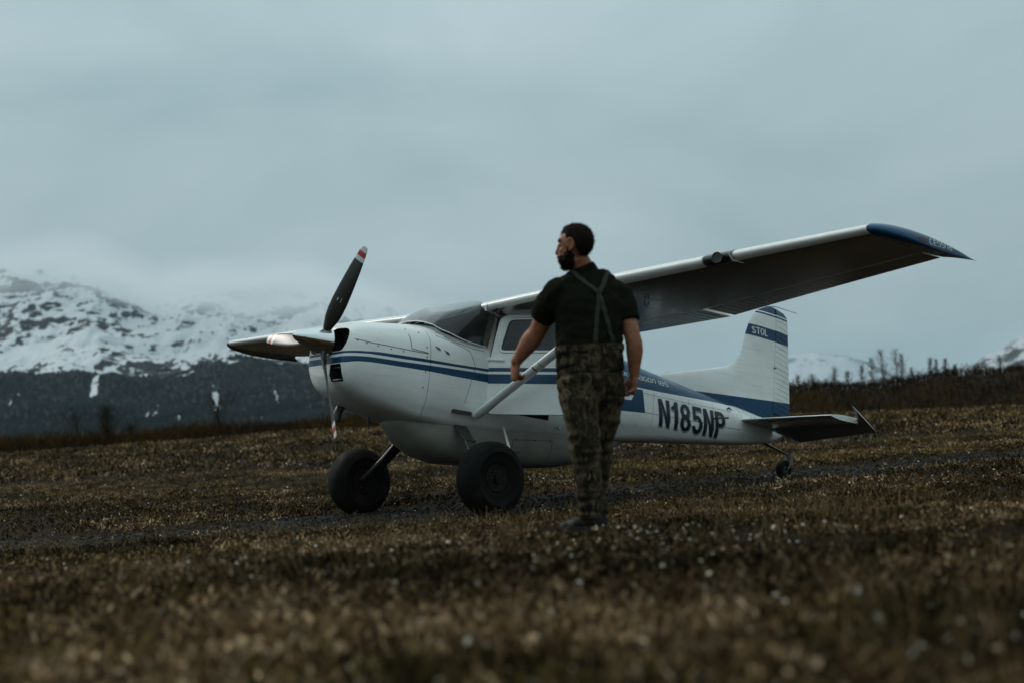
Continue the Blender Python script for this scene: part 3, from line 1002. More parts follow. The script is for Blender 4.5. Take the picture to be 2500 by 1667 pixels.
# ---- tail
LEZ = [.30, .40, .444, .55, .65, .732, .78, .825, .90, 1.0, 1.234, 1.394, 1.50, 1.583, 1.64, 1.675, 1.69]
LEX = [-4.55, -4.72, -4.803, -5.25, -5.67, -6.0, -6.10, -6.172, -6.235, -6.298, -6.365, -6.428, -6.49, -6.57, -6.70, -6.84, -6.93]
HX = -6.935


def lens(x0, x1, z, ht, n=14, open_te=False):
    up_ = []
    for k in range(n + 1):
        u = .5 * (1 - math.cos(math.pi * k / n)); h = ht * 2.6 * (math.sqrt(u) * (1 - u) * .9 + .12 * math.sqrt(u)) if not open_te else ht * (math.sqrt(min(1, u * 2.4)))
        up_.append((x0 + (x1 - x0) * u, h, z))
    return up_ + [(x, -y, z_) for x, y, z_ in up_[::-1][(0 if open_te else 1):-1]]


zs = sorted(set([.12, .2] + LEZ + list(np.arange(.35, 1.7, .06))))
rr = []
for z in zs:
    xl = interp(z, LEZ, LEX); ch = xl - HX
    ht = min(.042, .012 + .05 * ch) * (1 if z < 1.6 else max(.3, 1 - (z - 1.6) * 6))
    if ch < .02: continue
    rr.append(lens(xl, HX, z, ht if ch > .9 else ht, 14, True))
v, f = loft(rr); fin = mesh_obj('tail_fin', v, f, M['tail'], plane, sharp=50)
# rudder with pressed beads
rr = []
RZ = np.arange(.27, 1.672, .0085)
for z in RZ:
    te = interp(z, [.27, 1.50, 1.60, 1.655, 1.675], [-7.352, -7.232, -7.205, -7.13, -7.02])
    zz_ = z
    ph_ = (z / .0685) % 1.0
    e = .0055 if ph_ < .13 and .33 < z < 1.52 else 0
    top = 1 if z < 1.6 else max(.35, 1 - (z - 1.6) * 8)
    x0 = HX - .006; L = []
    for k in range(9):
        u = k / 8; h = .040 * top * (1 - u) ** .9 + .003
        L.append((x0 + (te - x0) * u, h + (e if 1 <= k <= 7 else 0), zz_ - .05 * u * (1 if z < 1.5 else .4)))
    rr.append(L + [(x, -y, q) for x, y, q in L[::-1]])
v, f = loft(rr); rudder = mesh_obj('rudder', v, f, M['tail'], plane, sharp=28)
v, f = tube([(-6.75, 0, 1.66), (-6.95, .0, 1.70), (-7.45, -.02, 1.70)], [.006, .005, .003], 6); mesh_obj('whip_antenna', v, f, M['steel'], fin)
v, f = tube([(-6.93, .045, .86), (-6.95, .06, .86)], .008, 6, dome=True); mesh_obj('rudder_fitting', v, f, M['steel'], rudder)
for s in (1, -1):
    rr = []
    for y in np.linspace(.10, 1.56, 8):
        x0 = -6.10 - .06 * (y / 1.5)
        if y > 1.4: x0 -= .012
        rr.append([(x, s * y, .05 + h) for x, h, _ in lens(x0, -6.70, 0, .034, 12, True)])
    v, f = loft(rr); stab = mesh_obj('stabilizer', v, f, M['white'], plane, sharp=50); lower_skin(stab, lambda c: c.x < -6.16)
    # drooped elevator with its balance horn
    dr = math.radians(26.5); hinge = np.array([-6.712, 0, .05])
    def el(u, y, h): return (hinge[0] - u * math.cos(dr) + h * math.sin(dr), s * y, hinge[2] - u * math.sin(dr) + h * math.cos(dr))
    rr = []
    for y in (.13, .20, .30, .42, .44, .8, 1.2, 1.45, 1.487):
        c = interp(y, [.13, .42, 1.68], [.10, .40, .245])
        rr.append([el(u * c, y, h) for u, h in [(0, .028), (.3, .022), (.7, .011), (1, .002), (1, -.002), (.7, -.011), (.3, -.022), (0, -.028)]])
    for y, f0, hh in ((1.490, -.01, .026), (1.58, -.05, .024), (1.635, -.19, .018), (1.68, -.325, .008)):
        c = interp(y, [.42, 1.68], [.40, .245])
        rr.append([el(u, y, h) for u, h in [(f0, hh * .25), (f0 * .6, hh), (.3 * c, hh * .9), (c, .002), (c, -.002), (.3 * c, -hh * .9), (f0 * .6, -hh), (f0, -hh * .25)]])
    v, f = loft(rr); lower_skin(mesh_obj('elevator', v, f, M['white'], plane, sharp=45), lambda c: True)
v, f = tube([(-6.28, .165, .115), (-6.40, .16, .10), (-6.56, .155, .072)], [.003, .009, .004], 6); mesh_obj('stabilizer_slot', v, f, M['dark'], fus)
v, f = tube([(-6.45, .14, .125), (-6.55, .14, .105), (-6.66, .135, .082)], [.003, .007, .003], 6); mesh_obj('stabilizer_slot', v, f, M['dark'], fus)

# ---- propeller
prop = empty('propeller'); prop.parent = plane; prop.location = (0, 0, 0)
rr = []
for u in np.linspace(0, 1, 18):
    x = .392 * (1 - u); r = .155 * (u ** .62) + .002
    if u > .9: r = .155 * (.9 ** .62) + (.157 - .155 * .9 ** .62) * (u - .9) / .1
    rr.append([(x, r * math.cos(t), r * math.sin(t)) for t in np.linspace(0, 2 * math.pi, 33)[:-1]])
rr.append([(-.012, .150 * math.cos(t), .150 * math.sin(t)) for t in np.linspace(0, 2 * math.pi, 33)[:-1]])
v, f = loft(rr); spinner = mesh_obj('spinner', v, f, M['metal'], prop)
v, f = tube([(-.014, 0, 0), (-.05, 0, 0)], [.12, .10], 20, hint=(0, 0, 1)); mesh_obj('hub_plate', v, f, M['steel'], prop)


def blade_material():
    mt, nt, b = new_mat('propeller_blade')
    s = N(nt, 'ShaderNodeSeparateXYZ'); nt.links.new(objcoord(nt), s.inputs[0]); r = s.outputs[2]
    gt = lambda a, c: math_node(nt, 'GREATER_THAN', a, c)
    base = mixrgb(nt, map_range(nt, noise_fac(nt, 8, 5), .35, .7, 0, .6), (.034, .030, .026), (.018, .016, .014))
    c = mixrgb(nt, gt(r, .925), base, (.62, .62, .60)); c = mixrgb(nt, gt(r, .972), c, (.42, .02, .025)); c = mixrgb(nt, gt(r, 1.026), c, (.62, .62, .60))
    nt.links.new(c, b.inputs['Base Color']); b.inputs['Roughness'].default_value = .32
    b.inputs['Metallic'].default_value = 0.0
    return mt


M['blade'] = blade_material()
PH = -.6313
for k in range(3):
    a = PH + k * 2 * math.pi / 3
    rr = []
    for r in (.10, .14, .19, .25, .33, .45, .58, .70, .82, .92, 1.0, 1.045, 1.07, 1.082):
        c = interp(r, [.10, .14, .19, .27, .40, .60, .80, .95, 1.05, 1.082], [.075, .085, .11, .155, .178, .172, .150, .122, .095, .060])
        th_ = interp(r, [.10, .14, .2, .3, .5, .8, 1.08], [.075, .075, .055, .034, .021, .013, .007])
        be = math.radians(interp(r, [.1, .3, .6, 1.08], [52, 44, 30, 17]))
        ring = []
        for j in range(16):
            t = 2 * math.pi * j / 16
            u, h = .5 * c * math.cos(t), .5 * th_ * math.sin(t)
            if r > .2: h = h * (1.3 if math.sin(t) > 0 else .5)
            # local: z radial, y towards the leading edge, x forward
            ring.append((u * math.sin(be) + h * math.cos(be) + .055, u * math.cos(be) - h * math.sin(be), r))
        rr.append(ring)
    v, f = loft(rr)
    # blade frame: radial (0,-sin a,cos a); leading edge turns towards -y at the top
    bl = mesh_obj('blade', v, f, M['blade'], prop)
    R3 = Matrix(((1, 0, 0), (0, -math.cos(a), -math.sin(a)), (0, -math.sin(a), math.cos(a)))).to_4x4()
    bl.matrix_local = R3
    ang = np.linspace(0, 2 * math.pi, 21)
    v, f = tube([(.055 + .052 * math.cos(t), .040 * math.sin(t), .118 - .028 * math.cos(t)) for t in ang], .007, 6); mesh_obj('blade_cuff', v, f, M['metal'], bl)
    bb = bvh_of(bl)
    P = []
    if k == 1:
        pts = [Vector((0, .0 + .028 * math.cos(t), .27 + .04 * math.sin(t))) for t in np.linspace(0, 2 * math.pi, 17)[:-1]]
        q = [p for p in project_pts(bb, pts, (-1, 0, 0), .0015) if p is not None]
        if len(q) > 4: mesh_obj('emblem', q, [tuple(range(len(q)))], M['red'], bl, smooth=False)
        mb = MB()
        for a0, b0, a1, b1 in ((-.022, .27, .022, .27), (0, .235, 0, .305)):
            q = project_pts(bb, [Vector((0, a0 + (a1 - a0) * t, b0 + (b1 - b0) * t)) for t in (0, .5, 1)], (-1, 0, 0), .003)
            if all(x is not None for x in q): mb.add(*tube(q, .004, 5))
        if mb.v: mb.obj('emblem_mark', M['lettering_white'], bl)
    if k == 0:
        mb = MB()
        for a0, b0, a1, b1 in ((.012, .455, .012, .495), (.002, .475, .022, .475), (-.022, .45, -.020, .50)):
            q = project_pts(bb, [Vector((0, a0 + (a1 - a0) * t, b0 + (b1 - b0) * t)) for t in (0, .5, 1)], (-1, 0, 0), .001)
            if all(x is not None for x in q): mb.add(*tube(q, .0028, 5))
        if mb.v: mb.obj('blade_mark', M['lettering_white'], bl)

# ---- landing gear
GX, GY, GZ = -1.3232, 1.1493, -1.2439


def world_z(p): return .172479 * p[0] + .985013 * p[2] + 1.80806


def tyre_mesh(c, prof, n=56, flat=True):
    rr = []
    for k in range(n):
        t = 2 * math.pi * k / n
        rr.append([Vector((c[0] + r * math.cos(t), c[1] + y, c[2] + r * math.sin(t))) for y, r in prof])
    rr.append(rr[0])
    v, f = loft(rr, closed=False)
    if flat:
        out = []
        for p in v:
            wz = world_z(p); p = p.copy()
            if wz < .10:
                k = 1 + .10 * ((.10 - max(wz, -.02)) / .1) ** 1.5; p.y = c[1] + (p.y - c[1]) * k
            if wz < -.004: p.z += (-.004 - wz) / .985013
            out.append(p)
        v = out
    return v, f


prof = [(-.10, .13), (-.125, .17), (-.1305, .178), (-.129, .19), (-.145, .23), (-.1505, .262), (-.1555, .268), (-.1545, .276), (-.150, .28), (-.140, .325), (-.115, .355), (-.07, .376), (0, .383), (.07, .376), (.115, .355), (.140, .325), (.150, .28), (.1545, .276), (.1555, .268), (.1505, .262), (.145, .23), (.129, .19), (.1305, .178), (.125, .17), (.10, .13)]
prof = [(y * .96, .13 + (r - .13) * .955) for y, r in prof]
for s in (1, -1):
    c = (GX, s * GY, GZ)
    wh = empty('main_wheel'); wh.parent = plane
    v, f = tyre_mesh(c, prof); mesh_obj('tyre', v, f, M['rubber'], wh)
    v, f = tyre_mesh(c, [(-.103, .02), (-.105, .06), (-.10, .09), (-.11, .125), (-.10, .14), (.10, .14), (.11, .125), (.10, .09), (.105, .06), (.103, .02)], 32, False); rim = mesh_obj('rim', v, f, M['rim'], wh)
    v, f = tube([(c[0], c[1] - .13, c[2]), (c[0], c[1] + .13, c[2])], [.045, .045], 16, hint=(0, 0, 1)); mesh_obj('hub', v, f, M['rim'], rim)
    pieces('wheel_bolt', ellipsoid((0, 0, 0), (.008, .006, .008), 8, 6), [(c[0] + .08 * math.cos(math.pi * k / 3), c[1] + .108, c[2] + .08 * math.sin(math.pi * k / 3)) for k in range(6)], M['steel'], rim)
    pts = [(-1.47, s * .34, -.62), (-1.46, s * .45, -.70), (-1.44, s * .60, -.83), (-1.40, s * .80, -1.02), (-1.35, s * .96, -1.17), (GX, s * 1.04, GZ)]
    rr = []
    for i, p in enumerate(pts):
        w = [.085, .083, .075, .062, .055, .05][i]; d = Vector(pts[min(i + 1, 5)]) - Vector(pts[max(i - 1, 0)])
        nrm = d.cross(Vector((1, 0, 0))).normalized() * [.014, .014, .013, .012, .011, .011][i]; P = Vector(p)
        ax = Vector((1, 0, 0)) * w
        rr.append([P + ax + nrm * .5, P + ax - nrm * .5, P + ax * .8 - nrm, P - ax * .8 - nrm, P - ax - nrm * .5, P - ax + nrm * .5, P - ax * .8 + nrm, P + ax * .8 + nrm])
    v, f = loft(rr); leg = mesh_obj('gear_leg', v, f, M['steel'], plane, sharp=50)
    v, f = tube([Vector(p) + Vector((.06, 0, .02)) for p in pts[2:]], .006, 6); mesh_obj('brake_line', v, f, M['alum'], leg)
    v, f = tube([(-1.36, s * .61, -.83), (-1.52, s * .615, -.83)], .017, 6, ell=(1, 1)); mesh_obj('leg_clamp', v, f, M['steel'], leg)
    v, f = tube([(-1.985, s * .49, -.62), (-1.935, s * .615, -.755), (-1.885, s * .74, -.888)], [.012, .014, .017], 8); o = mesh_obj('boarding_step', v, f, M['white'], plane)
    v, f = box(-1.98, -1.80, s * .74 - .05, s * .74 + .05, -.905, -.89); mesh_obj('step_plate', v, f, M['steel'], o, smooth=False)

# tail wheel
tw = empty('tail_wheel'); tw.parent = plane
tc_ = (-7.27, 0, -.452)
v, f = tyre_mesh(tc_, [(-.035, .045), (-.048, .07), (-.050, .10), (-.035, .122), (0, .130), (.035, .122), (.050, .10), (.048, .07), (.035, .045)], 32); mesh_obj('tyre', v, f, M['rubber'], tw)
v, f = tyre_mesh(tc_, [(-.037, .01), (-.036, .05), (.036, .05), (.037, .01)], 20, False); mesh_obj('rim', v, f, M['steel'], tw)
for s in (1, -1):
    v, f = tube([(-7.27, s * .062, -.452), (-7.31, s * .064, -.40), (-7.36, s * .055, -.32), (-7.37, 0, -.285)], [.016, .018, .02, .026], 8); mesh_obj('fork_arm', v, f, M['steel'], tw)
v, f = tube([(-7.37, 0, -.33), (-7.36, 0, -.235)], [.045, .04], 12); mesh_obj('swivel_head', v, f, M['steel'], tw)
v, f = tube([(-6.84, 0, -.155), (-7.0, 0, -.185), (-7.2, 0, -.222), (-7.38, 0, -.262)], [.034, .03, .026, .026], 8, hint=(0, 0, 1), ell=(1.0, .45)); mesh_obj('spring', v, f, M['steel'], tw)
v, f = tube([(-5.9, .06, -.295), (-6.4, .06, -.31), (-6.9, .05, -.345), (-7.33, .05, -.33)], .003, 5); mesh_obj('steering_cable', v, f, M['steel'], tw)

# ---- cargo pod
PX = [-.86, -.90, -.97, -1.10, -1.30, -1.55, -1.85, -2.3, -2.7, -3.05, -3.4, -3.75, -4.05, -4.2]
PB = [-.720, -.76, -.83, -.925, -1.01, -1.045, -1.030, -.995, -.962, -.915, -.825, -.70, -.55, -.47]
PW = [.16, .22, .28, .345, .40, .425, .43, .43, .425, .40, .36, .28, .17, .06]
rr = []
for x, zb, w in zip(PX, PB, PW):
    zt = float(st_params(x)[7]) + .025; P = []
    for t in np.linspace(0, 2 * math.pi, 33)[:-1]:
        cs, sn = math.cos(t), math.sin(t)
        yy = w * np.sign(cs) * abs(cs) ** .6
        zz_ = (zt if sn > 0 else zt) + ((zb - zt) * abs(sn) ** .75 if sn < 0 else .0)
        P.append((x, yy, zz_ + (0.002 * sn if sn > 0 else 0)))
    rr.append(P)
v, f = loft(rr); pod = mesh_obj('cargo_pod', v, f, M['pod'], plane, sharp=60)
pod_bvh = bvh_of(pod)
seam('pod_seam', pod_bvh, [(-2.18, 0, -.90), (-2.18, 0, -.72), (-2.75, 0, -.66), (-2.75, 0, -.88)], (0, -1, 0), .003, M['seam'], pod)
pieces('pod_latch', ellipsoid((0, 0, 0), (.010, .006, .010), 8, 6), [project_pts(pod_bvh, [Vector((xx, 0, zz_))], (0, -1, 0), .002)[0] for xx, zz_ in ((-2.22, -.715), (-2.5, -.69), (-2.72, -.672))], M['seam'], pod)
v, f = tube([(-2.755, .49, -.50), (-2.76, .505, -.525)], [.004, .016], 8, dome=True); mesh_obj('drain_cap', v, f, M['alum'], fus)

# ---- lettering
def arc(cx, cy, rx, ry, a0, a1, n=12): return [(cx + rx * math.cos(math.radians(a0 + (a1 - a0) * k / n)), cy + ry * math.sin(math.radians(a0 + (a1 - a0) * k / n))) for k in range(n + 1)]


def stroke(path, w):
    """closed outline of an open line of width w"""
    P = [np.array(p, float) for p in path]; L, R = [], []
    for i, p in enumerate(P):
        d0 = P[i] - P[i - 1] if i > 0 else P[1] - P[0]; d1 = P[i + 1] - P[i] if i < len(P) - 1 else d0
        d0, d1 = d0 / np.linalg.norm(d0), d1 / np.linalg.norm(d1); t = d0 + d1; t /= np.linalg.norm(t)
        n_ = np.array([-t[1], t[0]]); k = w / 2 / max(.5, float(n_ @ np.array([-d0[1], d0[0]])))
        L.append(p + n_ * k); R.append(p - n_ * k)
    return [tuple(p) for p in L + R[::-1]]


BLOCK = {   # heavy upright capitals and figures: contours, advance
 'N': ([[(0, 0), (0, 1), (.19, 1), (.42, .38), (.42, 1), (.60, 1), (.60, 0), (.42, 0), (.18, .64), (.18, 0)]], .70),
 '1': ([[(.16, 0), (.16, .70), (.0, .665), (.0, .80), (.13, .86), (.20, 1), (.36, 1), (.36, 0)]], .48),
 '8': ([arc(.30, .735, .27, .265, -38, 218, 20) + arc(.30, .275, .30, .275, 132, 408, 24), arc(.30, .735, .105, .12, 0, 342, 15), arc(.30, .275, .12, .135, 0, 342, 15)], .69),
 '5': ([[(.06, 1), (.55, 1), (.55, .84), (.22, .84), (.20, .655)] + arc(.29, .33, .30, .345, 95, -168, 22) + arc(.29, .33, .125, .185, -160, 125, 16) + [(.05, .49)]], .68),
 'P': ([[(0, 0), (0, 1), (.30, 1)] + arc(.31, .70, .28, .30, 88, -88, 14) + [(.18, .40), (.18, 0)], [(.18, .55), (.18, .85), (.29, .85)] + arc(.30, .70, .11, .15, 85, -85, 10) + [(.29, .55)]], .66),
 'S': ([stroke(arc(.30, .735, .20, .175, 20, 255, 14) + arc(.30, .265, .22, .185, 75, -160, 14), .17)], .66),
 'T': ([[(.20, 0), (.20, .84), (0, .84), (0, 1), (.56, 1), (.56, .84), (.37, .84), (.37, 0)]], .60),
 'O': ([arc(.31, .5, .31, .51, 0, 345, 23), arc(.31, .5, .14, .35, 0, 345, 23)], .68),
 'L': ([[(0, 0), (0, 1), (.18, 1), (.18, .16), (.5, .16), (.5, 0)]], .55)}
TW = .15
sq = lambda *p: stroke(p, TW)
THIN = {    # squared-off thin letters
 'c': ([sq((.55, 1), (.14, 1), (.06, .9), (.06, .1), (.14, 0), (.55, 0))], .72),
 'E': ([sq((.55, 1), (.14, 1), (.06, .9), (.06, .1), (.14, 0), (.55, 0)), sq((.145, .5), (.5, .5))], .72),
 's': ([sq((.55, 1), (.14, 1), (.06, .92), (.06, .6), (.14, .5), (.47, .5), (.55, .42), (.55, .08), (.47, 0), (.04, 0))], .72),
 'n': ([sq((.06, 0), (.06, .9), (.14, 1), (.47, 1), (.55, .9), (.55, 0))], .74),
 'a': ([sq((.08, 1), (.47, 1), (.55, .9), (.55, 0), (.14, 0), (.06, .1), (.06, .42), (.14, .52), (.46, .52))], .74),
 'G': ([sq((.55, 1), (.14, 1), (.06, .9), (.06, .1), (.14, 0), (.47, 0), (.55, .1), (.55, .48), (.32, .48))], .74),
 'O': ([round_poly([(-.01, -.07), (.62, -.07), (.62, 1.07), (-.01, 1.07)], .16, 4), round_poly([(.135, .08), (.475, .08), (.475, .92), (.135, .92)], .08, 3)], .76),
 'k': ([sq((.06, 0), (.06, 1)), sq((.145, .5), (.5, 1)), sq((.22, .47), (.52, 0))], .70),
 'y': ([sq((.06, 1), (.06, .5), (.14, .42), (.46, .42)), sq((.55, 1), (.55, 0), (.1, 0))], .74),
 'w': ([sq((.06, 1), (.06, .1), (.14, 0), (.66, 0), (.74, .1), (.74, 1)), sq((.40, .09), (.40, .8))], .94),
 '1': ([sq((.04, .86), (.2, 1), (.2, 0))], .40),
 '8': ([round_poly([(-.01, -.07), (.62, -.07), (.62, 1.07), (-.01, 1.07)], .16, 4), round_poly([(.135, .08), (.475, .08), (.475, .44), (.135, .44)], .05, 3), round_poly([(.135, .58), (.475, .58), (.475, .92), (.135, .92)], .05, 3)], .76),
 '5': ([sq((.55, 1), (.06, 1), (.06, .55), (.47, .55), (.55, .46), (.55, .08), (.47, 0), (.04, 0))], .72),
 ' ': ([], .45)}


def lettering(name, body, font, bvh, origin, U, V, height, width, direction, off, mat, parent, shift=(0, 0)):
    """flat letters laid on a surface: origin is the lower left, U and V the reading axes in the aeroplane's frame"""
    bm = bmesh.new(); x = 0.0; fill = (lambda c: c)
    for ch in body:
        cs, adv = font[ch]
        groups = [[c] for c in cs] if (font is THIN and ch not in 'O8') else ([cs] if cs else [])
        for g in groups:
            edges = []
            for c in g:
                vs = [bm.verts.new((x + p[0], p[1], 0)) for p in c]
                edges += [bm.edges.new((vs[i], vs[(i + 1) % len(vs)])) for i in range(len(vs))]
            bmesh.ops.triangle_fill(bm, use_beauty=True, use_dissolve=False, edges=edges)
        x += adv
    total = x - .1
    bmesh.ops.subdivide_edges(bm, edges=[e for e in bm.edges if e.calc_length() > .3], cuts=2)
    bmesh.ops.triangulate(bm, faces=bm.faces)
    d = Vector(direction).normalized(); U, V, O = Vector(U).normalized(), Vector(V), Vector(origin)
    for v in bm.verts:
        p = O + U * (v.co.x / total * width + shift[0]) + V * (v.co.y * height + shift[1])
        h = bvh.ray_cast(p - d * 1.5, d)
        v.co = (h[0] + h[1] * (off if h[1].dot(d) < 0 else -off)) if h[0] is not None else p
    me = bpy.data.meshes.new(name); bm.to_mesh(me); bm.free()
    return link_mesh(name, me, mat, parent, smooth=False)


kw = dict(body='N185NP', font=BLOCK, bvh=fus_bvh, origin=(-4.445, 0, -.262), U=(-1, 0, .017), V=(.24, 0, 1.0), height=.315, width=1.345, direction=(0, -1, 0), parent=fus)
lettering('registration_shadow', off=.003, mat=M['navy'], shift=(.016, -.015), **kw)
lettering('registration_outline', off=.005, mat=M['lettering_white'], shift=(.008, -.008), **kw)
lettering('registration', off=.007, mat=M['navy'], **kw)
lettering('model_lettering', 'skywaGOn', THIN, fus_bvh, (-3.66, 0, .195), (-1, 0, .012), (.05, 0, 1), .047, .685, (0, -1, -.05), .004, M['lettering_white'], fus)
lettering('model_number', '185', THIN, fus_bvh, (-4.385, 0, .204), (-1, 0, .012), (.05, 0, 1), .047, .21, (0, -1, -.05), .004, M['lettering_white'], fus)
fin_bvh = bvh_of(fin)
lettering('fin_lettering', 'STOL', BLOCK, fin_bvh, (-6.470, 0, 1.253), (-1, 0, 0), (.10, 0, 1), .092, .30, (0, -1, 0), .003, M['lettering_white'], fin)
tip_bvh = bvh_of(left_tip)
lettering('tip_lettering', 'cEssna', THIN, tip_bvh, (-2.21, 5.44, .700), (-1, 0, .045), (0, 0, 1), .044, .32, (0, -1, -.1), .003, M['lettering_white'], left_tip)
q = project_pts(tip_bvh, [Vector((-2.08, 5.44, .732)), Vector((-2.08, 5.44, .70)), Vector((-2.17, 5.44, .705)), Vector((-2.17, 5.44, .737))], (0, -1, -.1), .003)
if all(p is not None for p in q): mesh_obj('tip_emblem', q, [(0, 1, 2, 3)], M['orange'], left_tip, smooth=False)
#@@END_PLANE

# ================================================================== vegetation
def attr_material(name, rough=0.8, spec=0.25, trans=0.0):
    mt, nt, b = new_mat(name)
    a = N(nt, 'ShaderNodeAttribute'); a.attribute_name = 'tint'
    nt.links.new(a.outputs['Color'], b.inputs['Base Color'])
    b.inputs['Roughness'].default_value = rough; b.inputs['Specular IOR Level'].default_value = spec
    return mt


M['leaf'] = attr_material('heath_leaf', 0.8, 0.06)
M['twig'] = attr_material('brush_twig', 0.95, 0.03)


def raw_mesh(name, co, quads, tint, mat, label, cat, kind='stuff', parent=None):
    """co (n,3), quads (m,4), tint (n,3)"""
    me = bpy.data.meshes.new(name)
    n, q = len(co), len(quads)
    me.vertices.add(n); me.vertices.foreach_set('co', np.asarray(co, np.float32).ravel())
    me.loops.add(q * 4); me.loops.foreach_set('vertex_index', np.asarray(quads, np.int32).ravel())
    me.polygons.add(q); me.polygons.foreach_set('loop_start', np.arange(0, q * 4, 4, dtype=np.int32))
    me.update(calc_edges=True)
    at = me.attributes.new('tint', 'FLOAT_COLOR', 'POINT')
    c4 = np.ones((n, 4), np.float32); c4[:, :3] = tint; at.data.foreach_set('color', c4.ravel())
    me.validate()
    o = link_mesh(name, me, mat, parent, smooth=False)
    if label: tag(o, label, cat, kind=kind)
    elif kind: o['kind'] = kind
    return o


def leaves(base, up, length, width, tint):
    """diamond leaves: base (n,3), direction up (n,3), -> co, quads, tint"""
    n = len(base)
    u = up / np.linalg.norm(up, axis=1, keepdims=True)
    r = rng.normal(size=(n, 3)); sd = np.cross(u, r); sd /= np.linalg.norm(sd, axis=1, keepdims=True) + 1e-9
    L, W = length[:, None], width[:, None]
    co = np.stack([base, base + u * L * .5 + sd * W * .5, base + u * L, base + u * L * .5 - sd * W * .5], 1).reshape(-1, 3)
    q = np.arange(n * 4).reshape(n, 4)
    return co, q, np.repeat(tint, 4, axis=0)


def scatter(n, y0, y1, power, margin, wide):
    y = y0 + (y1 - y0) * rng.random(n) ** power
    x = (rng.random(n) * 2 - 1) * (wide * y + margin)
    return x, y


PAL = np.array([(.098, .054, .023), (.128, .073, .034), (.064, .045, .013), (.190, .118, .060), (.030, .017, .007), (.112, .075, .022), (.290, .195, .112)])


def fbm2(x, y): return mnoise.noise(Vector((x, y, 3.3))) + .5 * mnoise.noise(Vector((x * 2.1, y * 2.1, 8.3)))


def heath(name, n, y0, y1, power, margin, wide, nl, hh, ll, label):
    x, y = scatter(n, y0, y1, power, margin, wide)
    keep = np.ones(n, bool); z = np.empty(n); pn = np.empty(n)
    for i in range(n):
        td = track_dist(x[i], y[i]); wv = 1.55 + .35 * hills(x[i], y[i], 1.3, 7)
        wv += .5 * hills(x[i], y[i], .6, 77)
        if td < wv and random.random() > .05 + .30 * max(0, hills(x[i], y[i], .9, 79)) + .8 * max(0, (td - wv + .5)): keep[i] = False
        if rut_mask(x[i], y[i]) > .40 + .2 * hills(x[i], y[i], 2.0, 141) and random.random() > .10: keep[i] = False
        if abs(x[i] - .40) < .34 and 7.3 < y[i] < 8.7 and random.random() < .8: keep[i] = False
        g = hills(x[i], y[i], .55, 21) + .6 * hills(x[i], y[i], 1.6, 23)
        pn[i] = g
        if g < -.24 and random.random() < .78: keep[i] = False
        z[i] = ground_z(x[i], y[i])
    x, y, z, pn = x[keep], y[keep], z[keep], pn[keep]; n = len(x)
    big_ = np.array([hills(a, b * 1.8, .33, 101) for a, b in zip(x, y)])
    k = rng.integers(0, len(PAL), n); k = np.where(pn > .25, rng.choice([0, 1, 3, 6], n), np.where(pn < -.1, rng.choice([2, 4, 5, 2], n), k))
    tc0 = PAL[k] * rng.uniform(.35, 1.5, (n, 1)) * np.clip(.78 + .8 * pn + .7 * big_, .25, 1.7)[:, None]
    for i in range(n):
        if y[i] > 24 and fbm2(x[i] * .13, y[i] * .40) > .46 and random.random() < .75: tc0[i] = np.array((.20, .13, .042)) * random.uniform(.4, 1.3)
    idx = np.repeat(np.arange(n), nl); m_ = len(idx)
    h = (hh * rng.uniform(.5, 1.3, n))[idx] * rng.uniform(.2, 1.0, m_)
    h = np.where((np.abs(x[idx] - .40) < .36) & (y[idx] > 7.2) & (y[idx] < 8.7), h * .25, h)
    spread = hh * .55
    base = np.stack([x[idx] + rng.normal(0, spread, m_), y[idx] + rng.normal(0, spread, m_), z[idx] + h - .012], 1)
    up_ = np.stack([rng.normal(0, .8, m_), rng.normal(0, .8, m_), rng.uniform(.15, 1.3, m_)], 1)
    t = tc0[idx] * rng.uniform(.45, 1.6, (m_, 1))
    return leaves(base, up_, ll * rng.uniform(.6, 1.5, m_), ll * rng.uniform(.28, .5, m_), t)


parts = [heath('a', 21000, 1.6, 6.0, .75, 1.9, .46, 13, .050, .034, ''),
         heath('b', 30000, 6.0, 14.0, .9, 1.9, .48, 9, .036, .028, ''),
         heath('c', 30000, 14.0, 34.0, .8, 2.5, .48, 7, .07, .05, ''),
         heath('d', 22000, 34.0, 74.0, .8, 3.0, .46, 6, .16, .12, '')]


def stalks(n, y0, y1):
    x, y = scatter(n, y0, y1, .8, 1.0, .42); P = []
    for a, b in zip(x, y):
        if track_dist(a, b) < 1.6 or rut_mask(a, b) > .4: continue
        if hills(a, b, .8, 111) < .05: continue
        if abs(a - .40) < .4 and 7.0 < b < 8.7: continue
        P.append((a, b, ground_z(a, b)))
    P = np.array(P); P = np.repeat(P, 4, axis=0); k = len(P); P[:, :2] += rng.normal(0, .035, (k, 2))
    h = rng.uniform(.04, .13, k)[:, None]
    T = P + np.concatenate([rng.normal(0, .38, (k, 2)), np.ones((k, 1))], 1) * h
    d = T - P; r = rng.normal(size=d.shape); sd = np.cross(d, r); sd /= np.linalg.norm(sd, axis=1, keepdims=True)
    w = rng.uniform(.0012, .0028, k)[:, None]
    co = np.stack([P - sd * w, P + sd * w, T + sd * w * .4, T - sd * w * .4], 1).reshape(-1, 3)
    col = np.array([(.17, .105, .052)]) * rng.uniform(.4, 1.5, (k, 1))
    return co, np.arange(k * 4).reshape(-1, 4), np.repeat(col, 4, axis=0)


def join(parts):
    co, q, t, k = [], [], [], 0
    for a, b, c in parts: co.append(a); q.append(b + k); t.append(c); k += len(a)
    return np.vstack(co), np.vstack(q), np.vstack(t)


parts += [stalks(5200, 1.8, 12.5), stalks(5000, 12.5, 34)]
raw_mesh('heath_plants', *join(parts), M['leaf'], 'low brown heath plants covering the ground', 'heath')


